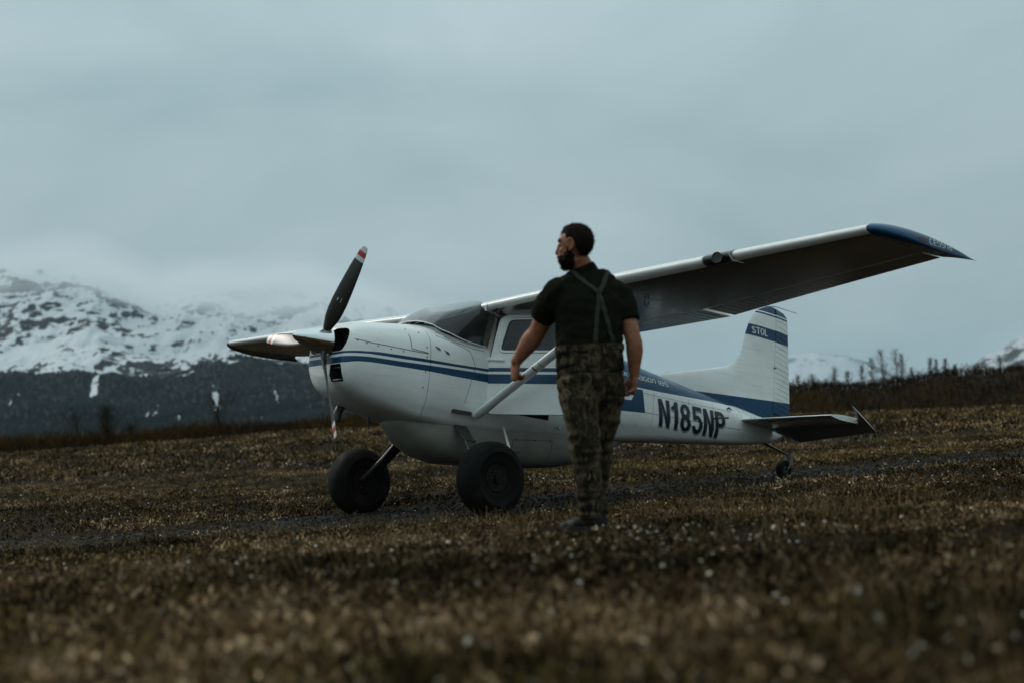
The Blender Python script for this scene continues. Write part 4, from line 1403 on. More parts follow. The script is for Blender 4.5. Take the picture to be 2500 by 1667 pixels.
# pale dry leaves and seed heads catching the light
def flecks(n, y0, y1, power, size):
    x, y = scatter(n, y0, y1, power, 1.0, .42); P = []
    for a, b in zip(x, y):
        if rut_mask(a, b) > .5 or track_dist(a, b) < 1.2 and random.random() > .25: continue
        if hills(a, b, .5, 31) + .5 * hills(a, b, 1.9, 33) < -.05 and random.random() < .8: continue
        P.append((a, b, ground_z(a, b)))
    P = np.array(P); n = len(P)
    P[:, 2] += rng.uniform(.02, .075, n) * np.clip(P[:, 1] / 9, .8, 2.2)
    up_ = np.stack([rng.normal(0, 1, n), rng.normal(0, 1, n), rng.normal(.2, .7, n)], 1)
    s = size * rng.uniform(.5, 1.5, n) * np.clip(P[:, 1] / 8, .8, 3.5)
    t = np.array([(.46, .39, .30)]) * rng.uniform(.2, 1.25, (n, 1)) * np.where(rng.random((n, 1)) < .4, np.array([[1.0, .82, .66]]), 1)
    return leaves(P, up_, s, s * .75, t)


raw_mesh('pale_seed_heads', *join([flecks(3000, 1.7, 7, .8, .024), flecks(1700, 7, 15, .9, .011), flecks(3400, 15, 40, .9, .011)]), M['leaf'], 'scattered pale dry leaves and seed heads on the heath', 'dry leaves')

# loose stones on the track
def stones(n):
    co, qd, tn, k = [], [], [], 0
    for i in range(n):
        t = random.random(); j = min(int(t * (len(tp) - 1)), len(tp) - 2)
        x, y = tp[j][0] + random.uniform(-1.6, 1.6), tp[j][1] + random.uniform(-1.5, 1.5)
        if not (-.45 * y - 2 < x < .45 * y + 2): continue
        s = random.uniform(.006, .022) * (1 if random.random() < .96 else 1.8)
        zc = ground_z(x, y) + .014
        e = [(sx * s * random.uniform(.6, 1.2), sy * s * random.uniform(.6, 1.2)) for sx, sy in ((-1, -1), (1, -1), (1, 1), (-1, 1))]
        for dx, dy in e: co.append((x + dx, y + dy, zc - s * .3))
        for dx, dy in e: co.append((x + dx * .6, y + dy * .6, zc + s * random.uniform(.5, .9)))
        for q in ((4, 5, 6, 7), (0, 1, 5, 4), (1, 2, 6, 5), (2, 3, 7, 6), (3, 0, 4, 7)): qd.append([a + k for a in q])
        c = random.uniform(.008, .04) * (1 if random.random() < .95 else 2.5); c *= .8; tn += [(c, c * .78, c * .56)] * 8; k += 8
    return np.array(co), np.array(qd), np.array(tn)


raw_mesh('track_gravel', *stones(14000), M['leaf'], 'small grey stones scattered over the gravel track', 'gravel')

# ------------------------------------------------------------------ brush bank behind the meadow
BA = [-.8, -.6, -.34, -.264, -.206, -.142, 0, .1, .2, .26, .29, .31, .375, .6, .8]
BT = [1.9, 2.0, 2.26, 2.23, 2.5, 2.5, 2.6, 2.7, 2.95, 2.85, 3.0, 3.22, 3.28, 3.6, 3.8]
BV = [.95, .95, .95, .9, .8, .8, .6, .55, .60, .58, .50, .45, .42, .5, .5]       # how much of the height is loose brush


def bank_top(a): return interp(a, BA, BT) - interp(a, BA, BV) * .8
def bank_z(a, y):
    g = ground_z(a * 74, 74) - .25; t = smooth01((y - 75) / 10.0)
    z = g + (bank_top(a) - g) * t
    if y > 90: z -= (y - 90) * .05
    return z + .12 * hills(a * 80, y, .35, 41)


rows = []
for y in list(np.arange(73.5, 91, 1.0)) + [94, 100, 110, 125]:
    rows.append([(a * y, y, bank_z(a, y)) for a in np.linspace(-.8, .8, 260)])
v, f = loft(rows, closed=False)
mt, nt, b = new_mat('brush_soil')
nt.links.new(ramp_node(nt, noise_fac(nt, 1.5, 6, .7), [(.3, (.006, .004, .002)), (.55, (.018, .011, .004)), (.75, (.04, .024, .008))]), b.inputs['Base Color']); b.inputs['Roughness'].default_value = 1; b.inputs['Specular IOR Level'].default_value = .1
M['brush_soil'] = mt
tag(mesh_obj('brush_bank', v, f, M['brush_soil'], sharp=0), 'low dark bank closing the meadow behind the aeroplane', 'bank', kind='structure')


def ribbons(P0, P1, w0, w1, tint):
    """thin flat stems from P0 to P1"""
    d = P1 - P0; r = rng.normal(size=d.shape); s = np.cross(d, r); s /= np.linalg.norm(s, axis=1, keepdims=True) + 1e-9
    co = np.stack([P0 - s * w0[:, None], P0 + s * w0[:, None], P1 + s * w1[:, None], P1 - s * w1[:, None]], 1).reshape(-1, 3)
    return co, np.arange(len(P0) * 4).reshape(-1, 4), np.repeat(tint, 4, axis=0)


def thicket(n):
    a = rng.uniform(-.62, .62, n); y = 74.5 + 15 * rng.random(n) ** .8
    keepv = (a < -.02) | (a > .20) | (rng.random(n) < .25); a, y = a[keepv], y[keepv]; n = len(a)
    z = np.array([bank_z(p, q) for p, q in zip(a, y)]); hv = np.array([interp(p, BA, BV) for p in a])
    clump = np.array([hills(p * 80, q, .28, 51) + .5 * hills(p * 80, q, .9, 53) for p, q in zip(a, y)])
    h = (.30 + hv * .75) * (.75 + .65 * np.clip(clump, -.7, 1)) * rng.uniform(.5, 1.25, n)
    B0 = np.stack([a * y, y, z], 1); lean = np.stack([rng.normal(0, .22, n), rng.normal(0, .22, n), np.ones(n)], 1)
    tip = B0 + lean * h[:, None]
    och = np.clip(clump * 1.4 + rng.normal(0, .35, n), 0, 1)[:, None]
    col = (np.array([(.024, .014, .006)]) * (1 - och) + np.array([(.085, .046, .010)]) * och) * rng.uniform(.6, 1.4, (n, 1))
    out = [ribbons(B0, tip, np.full(n, .022), np.full(n, .006), col)]
    for k in range(5):
        t = rng.uniform(.3, .95, n)[:, None]; p = B0 + (tip - B0) * t
        q = p + np.stack([rng.normal(0, .16, n), rng.normal(0, .16, n), rng.uniform(.08, .30, n)], 1) * h[:, None] ** .6
        out.append(ribbons(p, q, np.full(n, .014), np.full(n, .007), col * rng.uniform(.8, 1.3, (n, 1))))
    return join(out)


raw_mesh('thicket', *thicket(23000), M['twig'], 'dense bare brush along the edge of the meadow', 'brush')

M['bark'] = simple('sapling_bark', (.030, .023, .014), .9)


def sapling(px_a, y, z0, h, spread, label, dense_=1.0, col=(.040, .024, .008)):
    r = empty('sapling', Matrix.Translation((px_a * y, y, z0)))
    tag(r, label, 'tree', 'bare saplings on the brush bank')
    lean = Vector((random.uniform(-.06, .06), random.uniform(-.06, .06), 1))
    pts = [lean * (h * t) + Vector((.03 * h * math.sin(5 * t + h), 0, 0)) for t in np.linspace(0, 1, 7)]
    v, f = tube(pts, [max(.008, .035 * (1 - t * .9)) for t in np.linspace(0, 1, 7)], 6); mesh_obj('trunk', v, f, M['bark'], r)
    n = int(60 * dense_); spread *= 1.9
    P0, P1 = [], []
    for _ in range(n):
        t = random.uniform(.15, 1.0); p = lean * (h * t); a = random.uniform(0, 2 * math.pi)
        L = h * spread * (1.15 - t) ** .8 * random.uniform(.5, 1.2)
        q = p + Vector((math.cos(a) * L, math.sin(a) * L, L * random.uniform(.9, 2.2))); P0.append(p); P1.append(q)
        for _ in range(4):
            s = p + (q - p) * random.uniform(.3, 1); P0.append(s); P1.append(s + Vector((random.gauss(0, .10), random.gauss(0, .10), random.uniform(.05, .25))) * h * .5)
    P0, P1 = np.array(P0), np.array(P1); k = len(P0)
    c = np.array([col]) * rng.uniform(.7, 1.4, (k, 1))
    raw_mesh('crown', *ribbons(P0, P1, np.full(k, .007), np.full(k, .004), c), M['twig'], None, None, kind=None, parent=r)
    return r


SAP = [(2154, 862, .13, 'tall bare sapling, left one of the tallest pair right of the tail'), (2188, 860, .16, 'tallest bushy sapling on the skyline right of the tail'), (2202, 872, .12, 'bare sapling close beside the tallest one on its right'),
       (2129, 880, .14, 'slim sapling just left of the tallest pair on the skyline'), (2035, 897, .14, 'lone thin sapling in front of the far snowy hill'), (2225, 900, .16, 'short sapling to the right of the tallest pair'),
       (2270, 877, .14, 'first of three spindly saplings right of the gap in the skyline'), (2286, 880, .12, 'middle of three spindly saplings right of the skyline gap'), (2308, 878, .13, 'last of three spindly saplings, nearest the rocky mountain'),
       (1946, 920, .2, 'low bush sapling beside the rudder'), (1983, 917, .2, 'low bushy sapling second from the rudder'), (2070, 909, .18, 'short sapling below the right end of the far snowy hill'), (2104, 898, .16, 'spreading sapling between the far hill and the tallest pair'),
       (2330, 892, .14, 'tiny sapling at the foot of the rocky mountain'), (2440, 872, .18, 'thin sapling standing before the rocky mountain at the right edge')]


def px_ray(px, py):
    d = fw + rt * ((px - 1250) / 3321.1) - up * ((py - 833.5) / 3321.1)
    return d / d.y


for px, py, sp, lb in SAP:
    y = random.uniform(84, 90); d = px_ray(px, py); z0 = bank_z(d.x, y) - .1
    sapling(d.x, y, z0, CAM_Z + d.z * y - z0, sp, lb, 1.0)
for px, py, sp, lb, dn, col in ((262, 1008, .30, 'dense dark bush rising above the brush at far left', 3.0, (.022, .017, .008)), (536, 986, .42, 'pale bare tree standing before the dark forest slope', 1.6, (.032, .026, .013)),
                                (187, 1018, .40, 'faint bare bush left of the dense dark one', 1.0, (.022, .018, .010)), (318, 1046, .38, 'low bush right of the dense dark one', 1.4, (.022, .017, .008)), (420, 1048, .4, 'low spreading bush between the dark bush and the pale tree', 1.2, (.024, .018, .009))):
    y = random.uniform(82, 86); d = px_ray(px, py); z0 = bank_z(d.x, y) - .1
    sapling(d.x, y, z0, CAM_Z + d.z * y - z0, sp, lb, dn, col)

# ------------------------------------------------------------------ mountains
def fbm(x, y, o=0, ridged=False, oct_=5):
    s, a, t = 1.0, 1.0, 0.0
    for k in range(oct_):
        n = mnoise.noise(Vector((x * s + o, y * s - o, o * .37 + k * 7.1)))
        t += a * ((1 - abs(n) * 2) if ridged else n); a *= .5; s *= 2.03
    return t


def mountain_material(name, tree_z, tree_var, rock_amt, sc=1.0, snow=(.54, .555, .57), woods=False):
    mt, nt, b = new_mat(name)
    tcn = N(nt, 'ShaderNodeTexCoord'); pos = tcn.outputs['Object']
    s = N(nt, 'ShaderNodeSeparateXYZ'); nt.links.new(pos, s.inputs[0]); z = s.outputs[2]
    def nz(scale, d, r, dist=0.0):
        mpn = N(nt, 'ShaderNodeMapping'); mpn.inputs['Scale'].default_value = scale; mpn.inputs['Rotation'].default_value = (0, math.radians(14), 0); nt.links.new(pos, mpn.inputs[0])
        return noise_fac(nt, 1.0, d, r, vec=mpn.outputs[0], dist=dist)
    k = sc
    patch = nz((.013 * k, .006 * k, .036 * k), 9, .66, .5)
    streak = nz((.034 * k, .010 * k, .070 * k), 8, .70, 1.0)
    mask_big = nz((.0022 * k, .0015 * k, .006 * k), 3, .5)
    thr = math_node(nt, 'ADD', math_node(nt, 'MULTIPLY', patch, .62), math_node(nt, 'MULTIPLY', streak, .38))
    thr = math_node(nt, 'ADD', thr, math_node(nt, 'MULTIPLY', math_node(nt, 'SUBTRACT', mask_big, .5), .62))
    low = map_range(nt, z, tree_z + 120 / k, tree_z - 10 / k, 0, .115)
    thr = math_node(nt, 'ADD', thr, low)
    geo = N(nt, 'ShaderNodeNewGeometry'); sn = N(nt, 'ShaderNodeSeparateXYZ'); nt.links.new(geo.outputs['Normal'], sn.inputs[0])
    thr = math_node(nt, 'ADD', thr, map_range(nt, sn.outputs[2], .96, .80, -.03, .10))
    rock = map_range(nt, thr, .575 - rock_amt, .592 - rock_amt)
    edge = math_node(nt, 'ADD', z, math_node(nt, 'MULTIPLY', math_node(nt, 'SUBTRACT', nz((.012 * k, .006 * k, .004 * k), 5, .65), .5), tree_var))
    forest = map_range(nt, edge, tree_z + 4, tree_z - 8)
    if woods:
        wa = N(nt, 'ShaderNodeAttribute'); wa.attribute_name = 'woods'
        forest = map_range(nt, math_node(nt, 'ADD', wa.outputs['Fac'], math_node(nt, 'MULTIPLY', math_node(nt, 'SUBTRACT', streak, .5), .9)), .42, .58)
    c = mixrgb(nt, rock, snow, (.026, .027, .027))
    c = mixrgb(nt, forest, c, (.006, .008, .0085))
    nt.links.new(c, b.inputs['Base Color']); b.inputs['Roughness'].default_value = .9; b.inputs['Specular IOR Level'].default_value = .1
    return mt


def tree_line(x, y): return 140 + 62 * hills(x, y, .0032, 61) + 24 * hills(x, y, .011, 63) + 12 * hills(x, y, .035, 65)


def chute(x, y):
    a = x / y; w = a * 95 + 1.3 * hills(x, y, .004, 131)
    n = abs(mnoise.noise(Vector((w, y * .0006, 4.4)))); k = mnoise.noise(Vector((w * .55 + 9, y * .0028, 7.7)))
    return n < .05 and k > .22


RA = [-.9, -.7, -.5, -.376, -.33, -.304, -.274, -.26, -.228, -.19, -.145, -.116, -.05, .03, .12, .2]
RE = [.100, .115, .130, .136, .138, .134, .116, .110, .115, .113, .110, .098, .072, .045, .03, .02]


def mount_z(a, y):
    e = interp(a, RA, RE)
    yr = 4000.0; zr = e * yr
    t = (y - 1300) / (yr - 1300)
    prof_ = interp(t, [0, .2, .444, .65, .85, 1.0, 1.15, 1.5], [.01, .11, .29, .52, .80, 1.0, 1.02, .8])
    x = a * y
    n = fbm(x * .0014, y * .0011, 3.3, True, 5) - .9
    gul = fbm(x * .006, y * .0022, 8.1, True, 4) - .9
    w = smooth01(t * 2.2)
    fin_ = fbm(x * .016, y * .007, 5.7, True, 3) - .85
    return -4 + zr * prof_ + w * (52 * n + 26 * gul + 7 * fin_) * (.4 + .6 * min(t, 1))


rows = []
AA = np.concatenate([np.linspace(-.85, -.46, 60), np.linspace(-.455, .0, 420), np.linspace(.005, .16, 24)]); YY = list(np.linspace(1300, 4300, 220)) + [4500, 4800, 5200, 5600]
for y in YY: rows.append([(a * y, y, mount_z(a, y)) for a in AA])
v, f = loft(rows, closed=False)
M['mountain'] = mountain_material('snow_mountain', 140, 70, .004, 1.3, woods=True)
mt_obj = mesh_obj('snowy_mountain', v, f, M['mountain'], sharp=0)
at = mt_obj.data.attributes.new('woods', 'FLOAT', 'POINT')
at.data.foreach_set('value', [0.0 if (z < tree_line(x, y) and chute(x, y)) else min(1.0, max(0.0, .5 + (tree_line(x, y) - z) / 10)) for x, y, z in v])
tag(mt_obj, 'snow-covered mountainside with dark rock streaks and a forested foot, at left', 'mountain', kind='structure')

# forest on its lower slope, one dark mass
def forest(n):
    co, qd, tn, k = [], [], [], 0
    while n > 0:
        a = random.uniform(-.62, .05); y = random.uniform(1320, 2950); x = a * y; z = mount_z(a, y)
        tz = tree_line(x, y)
        n -= 1
        if z > tz or chute(x, y): continue
        h = random.uniform(2.5, 6.5) * (1 if z < tz - 15 else .8); r = h * random.uniform(.5, .9); m_ = random.uniform(0, 1.5)
        c = random.uniform(.6, 1.5) * (1.2 + 1.3 * hills(x, y, .005, 121) + .8 * hills(x, y, .02, 123)); c = max(c, .2); c = (.006 * c, .0085 * c, .0085 * c)
        for j in range(4):
            t = m_ + j * math.pi / 2; co.append((x + r * math.cos(t), y + r * math.sin(t), z - 1))
        for j in range(4):
            t = m_ + j * math.pi / 2 + .4; co.append((x + r * .15 * math.cos(t), y + r * .15 * math.sin(t), z + h))
        for j in range(4): qd.append((k + j, k + (j + 1) % 4, k + 4 + (j + 1) % 4, k + 4 + j))
        tn += [c] * 8; k += 8
    return np.array(co), np.array(qd), np.array(tn)


raw_mesh('forest', *forest(34000), M['twig'], 'dark conifer forest on the lower mountainside', 'forest')


def ridge(name, pts, y, depth, mat, label, rough=1.0, o=0.0):
    A = [p[0] for p in pts]; E_ = [p[1] for p in pts]; rows = []
    for t in np.linspace(0, 1.25, 34):
        yy = y - depth * (1 - t); row = []
        for a in np.linspace(A[0], A[-1], 160):
            zr = interp(a, A, E_) * y; p = smooth01(min(t, 1)) ** .8 if t <= 1 else 1 - (t - 1) * .6
            row.append((a * yy, yy, -10 + zr * p + rough * (y / 4000) * (14 * (fbm(a * y * .002, yy * .002, o, True, 4) - .9)) * smooth01(t * 1.5)))
        rows.append(row)
    v, f = loft(rows, closed=False)
    return tag(mesh_obj(name, v, f, mat, sharp=0), label, 'mountain', kind='structure')


M['far_hill'] = mountain_material('far_snow_hill', -200, 10, .055, .75, (.43, .45, .47))
M['rock_mountain'] = mountain_material('rocky_snow_mountain', 20, 30, .040, 2.0, (.44, .46, .48))
ridge('far_hill', [(.10, .022), (.15, .036), (.185, .0445), (.2036, .0465), (.2248, .0469), (.2442, .0433), (.2598, .0379), (.28, .028), (.32, .016), (.4, .01)], 12000, 3500, M['far_hill'], 'faint rounded snowy hill beyond the tail', .6, 5.0)
ridge('rocky_mountain', [(.26, .004), (.31, .018), (.3365, .0312), (.3474, .0393), (.3596, .0411), (.3705, .0483), (.3764, .0507), (.40, .062), (.45, .075), (.55, .08), (.7, .06)], 5000, 1500, M['rock_mountain'], 'snowy mountain streaked with dark rock at the right edge', 1.1, 9.0)

# ================================================================== the man
PB_ = Vector((.43, 8.3, .197))
PZ = ground_z(.43, 8.3) + .012
person = empty('person', Matrix.Translation((PB_.x, PB_.y, PZ)))
tag(person, 'bearded man in dark T-shirt, suspenders and camouflage trousers walking past the aeroplane', 'person')
W3 = lambda x, y, z: Vector((x, y, z)) - PB_


def remeshed(name, mb, voxel, mat, parent, smooth_it=4, wrinkle=None):
    o = mesh_obj(name, mb.v, mb.f, None, None, smooth=False)
    bm = bmesh.new(); bm.from_mesh(o.data); bmesh.ops.recalc_face_normals(bm, faces=bm.faces); bm.to_mesh(o.data); bm.free()
    r = o.modifiers.new('r', 'REMESH'); r.mode = 'VOXEL'; r.voxel_size = voxel
    s_ = o.modifiers.new('s', 'SMOOTH'); s_.factor = .5; s_.iterations = smooth_it
    bpy.context.view_layer.update(); apply_mods(o)
    if wrinkle:
        me = o.data; me.update()
        nrm = [v.normal.copy() for v in me.vertices]
        for v, n_ in zip(me.vertices, nrm): v.co = v.co + n_ * wrinkle(v.co)
        me.update()
    me = o.data
    me.materials.clear()
    for mm in (mat if isinstance(mat, (list, tuple)) else [mat]): me.materials.append(mm)
    me.polygons.foreach_set('use_smooth', [True] * len(me.polygons))
    o.parent = parent
    return o


def skin_material():
    mt, nt, b = new_mat('skin')
    f = noise_fac(nt, 25, 5, .6)
    nt.links.new(ramp_node(nt, f, [(.3, (.21, .075, .038)), (.7, (.33, .135, .074))]), b.inputs['Base Color'])
    b.inputs['Roughness'].default_value = .55; b.inputs['Specular IOR Level'].default_value = .25
    b.inputs['Subsurface Weight'].default_value = .08; b.inputs['Subsurface Radius'].default_value = (.01, .004, .002)
    return mt


def camo_material():
    mt, nt, b = new_mat('camouflage_cloth')
    v = objcoord(nt, (1, 1, .55))
    a, c_, d = noise_fac(nt, 8, 5, .66, vec=v, dist=1.6), noise_fac(nt, 13, 6, .7, vec=objcoord(nt, (1, .8, .5)), dist=2.4), noise_fac(nt, 20, 6, .72, vec=objcoord(nt, (1, 1, .5)), dist=2.2)
    col = ramp_node(nt, a, [(.34, (.013, .009, .005)), (.46, (.028, .020, .010)), (.54, (.066, .048, .026)), (.66, (.105, .078, .045))])
    col = mixrgb(nt, map_range(nt, c_, .51, .57), col, (.010, .0075, .004))
    col = mixrgb(nt, map_range(nt, d, .58, .63), col, (.125, .094, .058))
    nt.links.new(col, b.inputs['Base Color']); b.inputs['Roughness'].default_value = .95; b.inputs['Specular IOR Level'].default_value = .15
    bump(nt, b, noise_fac(nt, 160, 3), .3, .002)
    return mt


M['skin'] = skin_material(); M['camo'] = camo_material()
M['shirt'] = simple('dark_cotton', (.0100, .0104, .0060), .95, grime=.3, gscale=8, spec=.04, bumps=.25, bscale=120)
M['strap'] = simple('grey_green_webbing', (.036, .037, .029), .85, grime=.5, gscale=70, spec=.12)
M['hair'] = simple('dark_brown_hair', (.014, .0085, .006), .7, grime=.4, gscale=60, spec=.06, bumps=.9, bscale=90)
M['boot'] = simple('dark_leather', (.014, .011, .008), .6, grime=.4, gscale=12, spec=.1)
M['boot_pale'] = simple('toe_highlight_grey', (.055, .050, .042), .6, grime=.4, gscale=14, spec=.15)  # paler tone that paints the highlight on the left toe
M['eye'] = simple('eye', (.3, .3, .28), .2)

RV = Vector((.94, .34, 0)).normalized()                  # his right
FV = Vector((-.34, .94, 0)).normalized()                 # the way his chest faces
hf = Vector((-.93, .365, -.05)).normalized(); hs = Vector((-.365, -.93, 0)).normalized(); hu = hf.cross(hs).normalized() * -1
if hu.z < 0: hu = -hu
HR = Matrix((hf, hs, hu)).transposed()
HC = W3(.415, 8.27, 1.915)
hp = lambda a, b, c: HC + hf * a + hs * b + hu * c


def torso(sc_, add=0.0):
    P = [(.462, 8.305, 1.06, .150, .195), (.466, 8.305, 1.16, .160, .207), (.472, 8.308, 1.30, .163, .205), (.478, 8.312, 1.44, .160, .208), (.486, 8.32, 1.56, .150, .226), (.488, 8.33, 1.645, .130, .222), (.484, 8.335, 1.70, .105, .175), (.472, 8.33, 1.745, .085, .115)]
    return tube([W3(*p[:3]) for p in P], 1.0, 28, hint=RV, ell=[(p[3] * sc_ + add, p[4] * sc_ + add) for p in P])


LA = [W3(.300, 8.27, 1.640), W3(.225, 8.345, 1.525), W3(.160, 8.42, 1.415), W3(.118, 8.45, 1.365), W3(.020, 8.505, 1.245)]
RA_ = [W3(.672, 8.40, 1.605), W3(.712, 8.37, 1.47), W3(.740, 8.335, 1.345), W3(.748, 8.335, 1.27), W3(.738, 8.365, 1.115)]
AR = [.068, .062, .056, .061, .036]; AR2 = [.066, .060, .051, .053, .033]
body = MB()
body.add(*torso(.88))
def spline(P, r, n=26):
    P = [Vector(p) for p in P]; out, rr_ = [], []
    for k in range(n):
        t = k / (n - 1) * (len(P) - 1); i = min(int(t), len(P) - 2); u = t - i
        a, b, c, d = P[max(i - 1, 0)], P[i], P[i + 1], P[min(i + 2, len(P) - 1)]
        out.append(.5 * ((2 * b) + (c - a) * u + (2 * a - 5 * b + 4 * c - d) * u * u + (3 * b - a - 3 * c + d) * u ** 3))
        e = u * u * (3 - 2 * u); rr_.append(r[i] * (1 - e) + r[i + 1] * e)
    return out, rr_


for P, A_ in ((LA, AR), (RA_, AR2)): body.add(*tube(*spline(P, A_), 16, dome=True))
body.add(*tube([W3(.385, 8.26, 1.08), W3(.412, 8.205, .66), W3(.405, 8.22, .28)], [.095, .062, .045], 14, dome=True))
body.add(*tube([W3(.552, 8.36, 1.08), W3(.497, 8.43, .66), W3(.470, 8.52, .28)], [.095, .058, .042], 14, dome=True))
body.add(*tube([W3(.475, 8.335, 1.70), W3(.452, 8.31, 1.80), HC + Vector((.01, .01, -.06))], [.082, .068, .062], 16))
body.add(*ellipsoid(hp(-.012, 0, .028), (.102, .077, .098), 24, 18, HR))           # skull
body.add(*ellipsoid(hp(.040, 0, -.055), (.066, .060, .078), 20, 14, HR))           # face and jaw
body.add(*ellipsoid(hp(.070, 0, .045), (.030, .056, .022), 16, 10, HR))            # brow
body.add(*ellipsoid(hp(.072, 0, -.112), (.026, .030, .022), 14, 10, HR))           # chin
body.add(*ellipsoid(hp(.066, .036, -.022), (.026, .022, .022), 12, 8, HR)); body.add(*ellipsoid(hp(.066, -.036, -.022), (.026, .022, .022), 12, 8, HR))
body.add(*tube([hp(.090, 0, .030), hp(.104, 0, -.005), hp(.113, 0, -.026)], [.012, .015, .018], 10, dome=True))   # nose
body.add(*ellipsoid(hp(.100, 0, -.066), (.014, .024, .010), 12, 8, HR)); body.add(*ellipsoid(hp(.096, 0, -.080), (.014, .022, .009), 12, 8, HR))  # lips
for q in (1, -1):                                                                   # ears: rim and lobe
    rim_ = [hp(.004 + .021 * math.cos(t) - .006, q * (.078 + .010), .004 + .034 * math.sin(t)) for t in np.linspace(-.5, 4.2, 14)]
    body.add(*tube(rim_, .0075, 8, dome=True)); body.add(*ellipsoid(hp(.0, q * .078, 0), (.018, .010, .028), 10, 8, HR)); body.add(*ellipsoid(hp(.006, q * .082, -.032), (.010, .007, .011), 10, 8, HR))


def hand(mb, wrist, dirv, palm_n, thumb_side, curl, scale=1.0):
    """palm, four bent fingers of different length and a thumb from the side of the palm"""
    d = Vector(dirv).normalized(); n = Vector(palm_n); n = (n - d * n.dot(d)).normalized(); t = d.cross(n).normalized() * thumb_side
    s = scale
    mb.add(*tube([wrist - d * .02, wrist + d * .02 * s, wrist + d * .055 * s, wrist + d * .09 * s], [.034, .036, .043, .040], 14, hint=t, ell=[(.75, 1), (.62, 1), (.52, 1), (.48, 1)], dome=True))
    for k, (off, L) in enumerate(((.032, .074), (.011, .084), (-.010, .078), (-.030, .060))):
        p = wrist + d * (.085 - .006 * abs(k - 1)) * s + t * off * s; pts = [p]; a = .15 + .06 * k
        for seg in (.45, .30, .25):
            a += curl
            pts.append(pts[-1] + (d * math.cos(a) + n * math.sin(a)) * L * seg * s)
        mb.add(*tube(pts, [.0105, .0100, .0090, .0078], 10, dome=True))
    p = wrist + d * .028 * s + t * .030 * s
    mb.add(*tube([p, p + (d * .6 + t * .75 + n * .25).normalized() * .034 * s, p + (d * .85 + t * .42 + n * .35).normalized() * .070 * s, p + (d * .95 + t * .25 + n * .4).normalized() * .092 * s], [.016, .0135, .0115, .0085], 10, dome=True))


hand(body, W3(.020, 8.505, 1.245), (-.16, .10, -1), RV + FV * .2, -1, .62)
hand(body, W3(.738, 8.365, 1.115), (-.17, .08, -1), -RV - FV * .15, 1, .34)
body_o = remeshed('body', body, .0062, M['skin'], person, 3)

# shirt: loose over the torso, short sleeves, stand-up neck
sh = MB()
sh.add(*torso(1.0, .006))
sh.add(*tube([W3(.345, 8.275, 1.665), W3(.285, 8.285, 1.625), W3(.225, 8.345, 1.545), W3(.190, 8.385, 1.490)], [.088, .092, .086, .080], 18))
sh.add(*tube([W3(.630, 8.395, 1.640), W3(.680, 8.395, 1.595), W3(.712, 8.37, 1.50), W3(.722, 8.36, 1.445)], [.086, .090, .082, .076], 18))
sh.add(*tube([W3(.478, 8.335, 1.72), W3(.462, 8.322, 1.775), W3(.455, 8.315, 1.805)], [.098, .080, .077], 20))
sh.add(*tube([W3(.36, 8.28, 1.675), W3(.485, 8.335, 1.72), W3(.615, 8.385, 1.655)], [.078, .082, .078], 16, dome=True))


def shirt_fold(co):
    n1_ = mnoise.noise(Vector((co.x * 9, co.y * 9, co.z * 16))); n2_ = mnoise.noise(Vector((co.x * 22 + 5, co.y * 22, co.z * 34)))
    low = max(0, 1.28 - co.z) * 3.0
    return .009 * n1_ + .005 * n2_ + .014 * low * mnoise.noise(Vector((co.x * 8, co.y * 8, co.z * 40)))


shirt = remeshed('shirt', sh, .009, M['shirt'], person, 5, shirt_fold)

# trousers
tr = MB()
P = [(.462, 8.302, .93, .07, .10), (.462, 8.302, .97, .125, .165), (.462, 8.302, 1.03, .160, .203), (.463, 8.303, 1.10, .170, .213), (.467, 8.305, 1.20, .172, .213), (.470, 8.308, 1.265, .168, .207), (.472, 8.309, 1.30, .169, .209)]
tr.add(*tube([W3(*p[:3]) for p in P], 1.0, 28, hint=RV, ell=[(p[3], p[4]) for p in P]))
tr.add(*tube([W3(.378, 8.255, 1.10), W3(.384, 8.245, .98), W3(.398, 8.225, .82), W3(.404, 8.19, .66), W3(.414, 8.20, .48), W3(.412, 8.215, .33), W3(.410, 8.22, .262)], [.124, .122, .107, .091, .082, .068, .070], 20))
tr.add(*tube([W3(.556, 8.355, 1.10), W3(.550, 8.365, .98), W3(.530, 8.395, .82), W3(.497, 8.43, .66), W3(.482, 8.47, .48), W3(.472, 8.51, .33), W3(.470, 8.52, .262)], [.120, .115, .098, .080, .072, .064, .066], 20))


def trouser_fold(co):
    z = co.z
    n1_ = mnoise.noise(Vector((co.x * 7, co.y * 7, z * 11))); n2_ = mnoise.noise(Vector((co.x * 15 + 3, co.y * 15, z * 26 + 2)))
    knee = math.exp(-((z - .46) / .10) ** 2) + math.exp(-((z - .12) / .10) ** 2)
    return .013 * n1_ + .008 * n2_ + knee * .016 * mnoise.noise(Vector((co.x * 6, co.y * 6, z * 42)))


trousers = remeshed('trousers', tr, .0095, M['camo'], person, 4, trouser_fold)
v, f = tube([W3(.472, 8.309, 1.268), W3(.472, 8.309, 1.304)], 1.0, 40, hint=RV, ell=[(.178, .219), (.178, .219)]); mesh_obj('waistband', v, f, M['camo'], trousers)

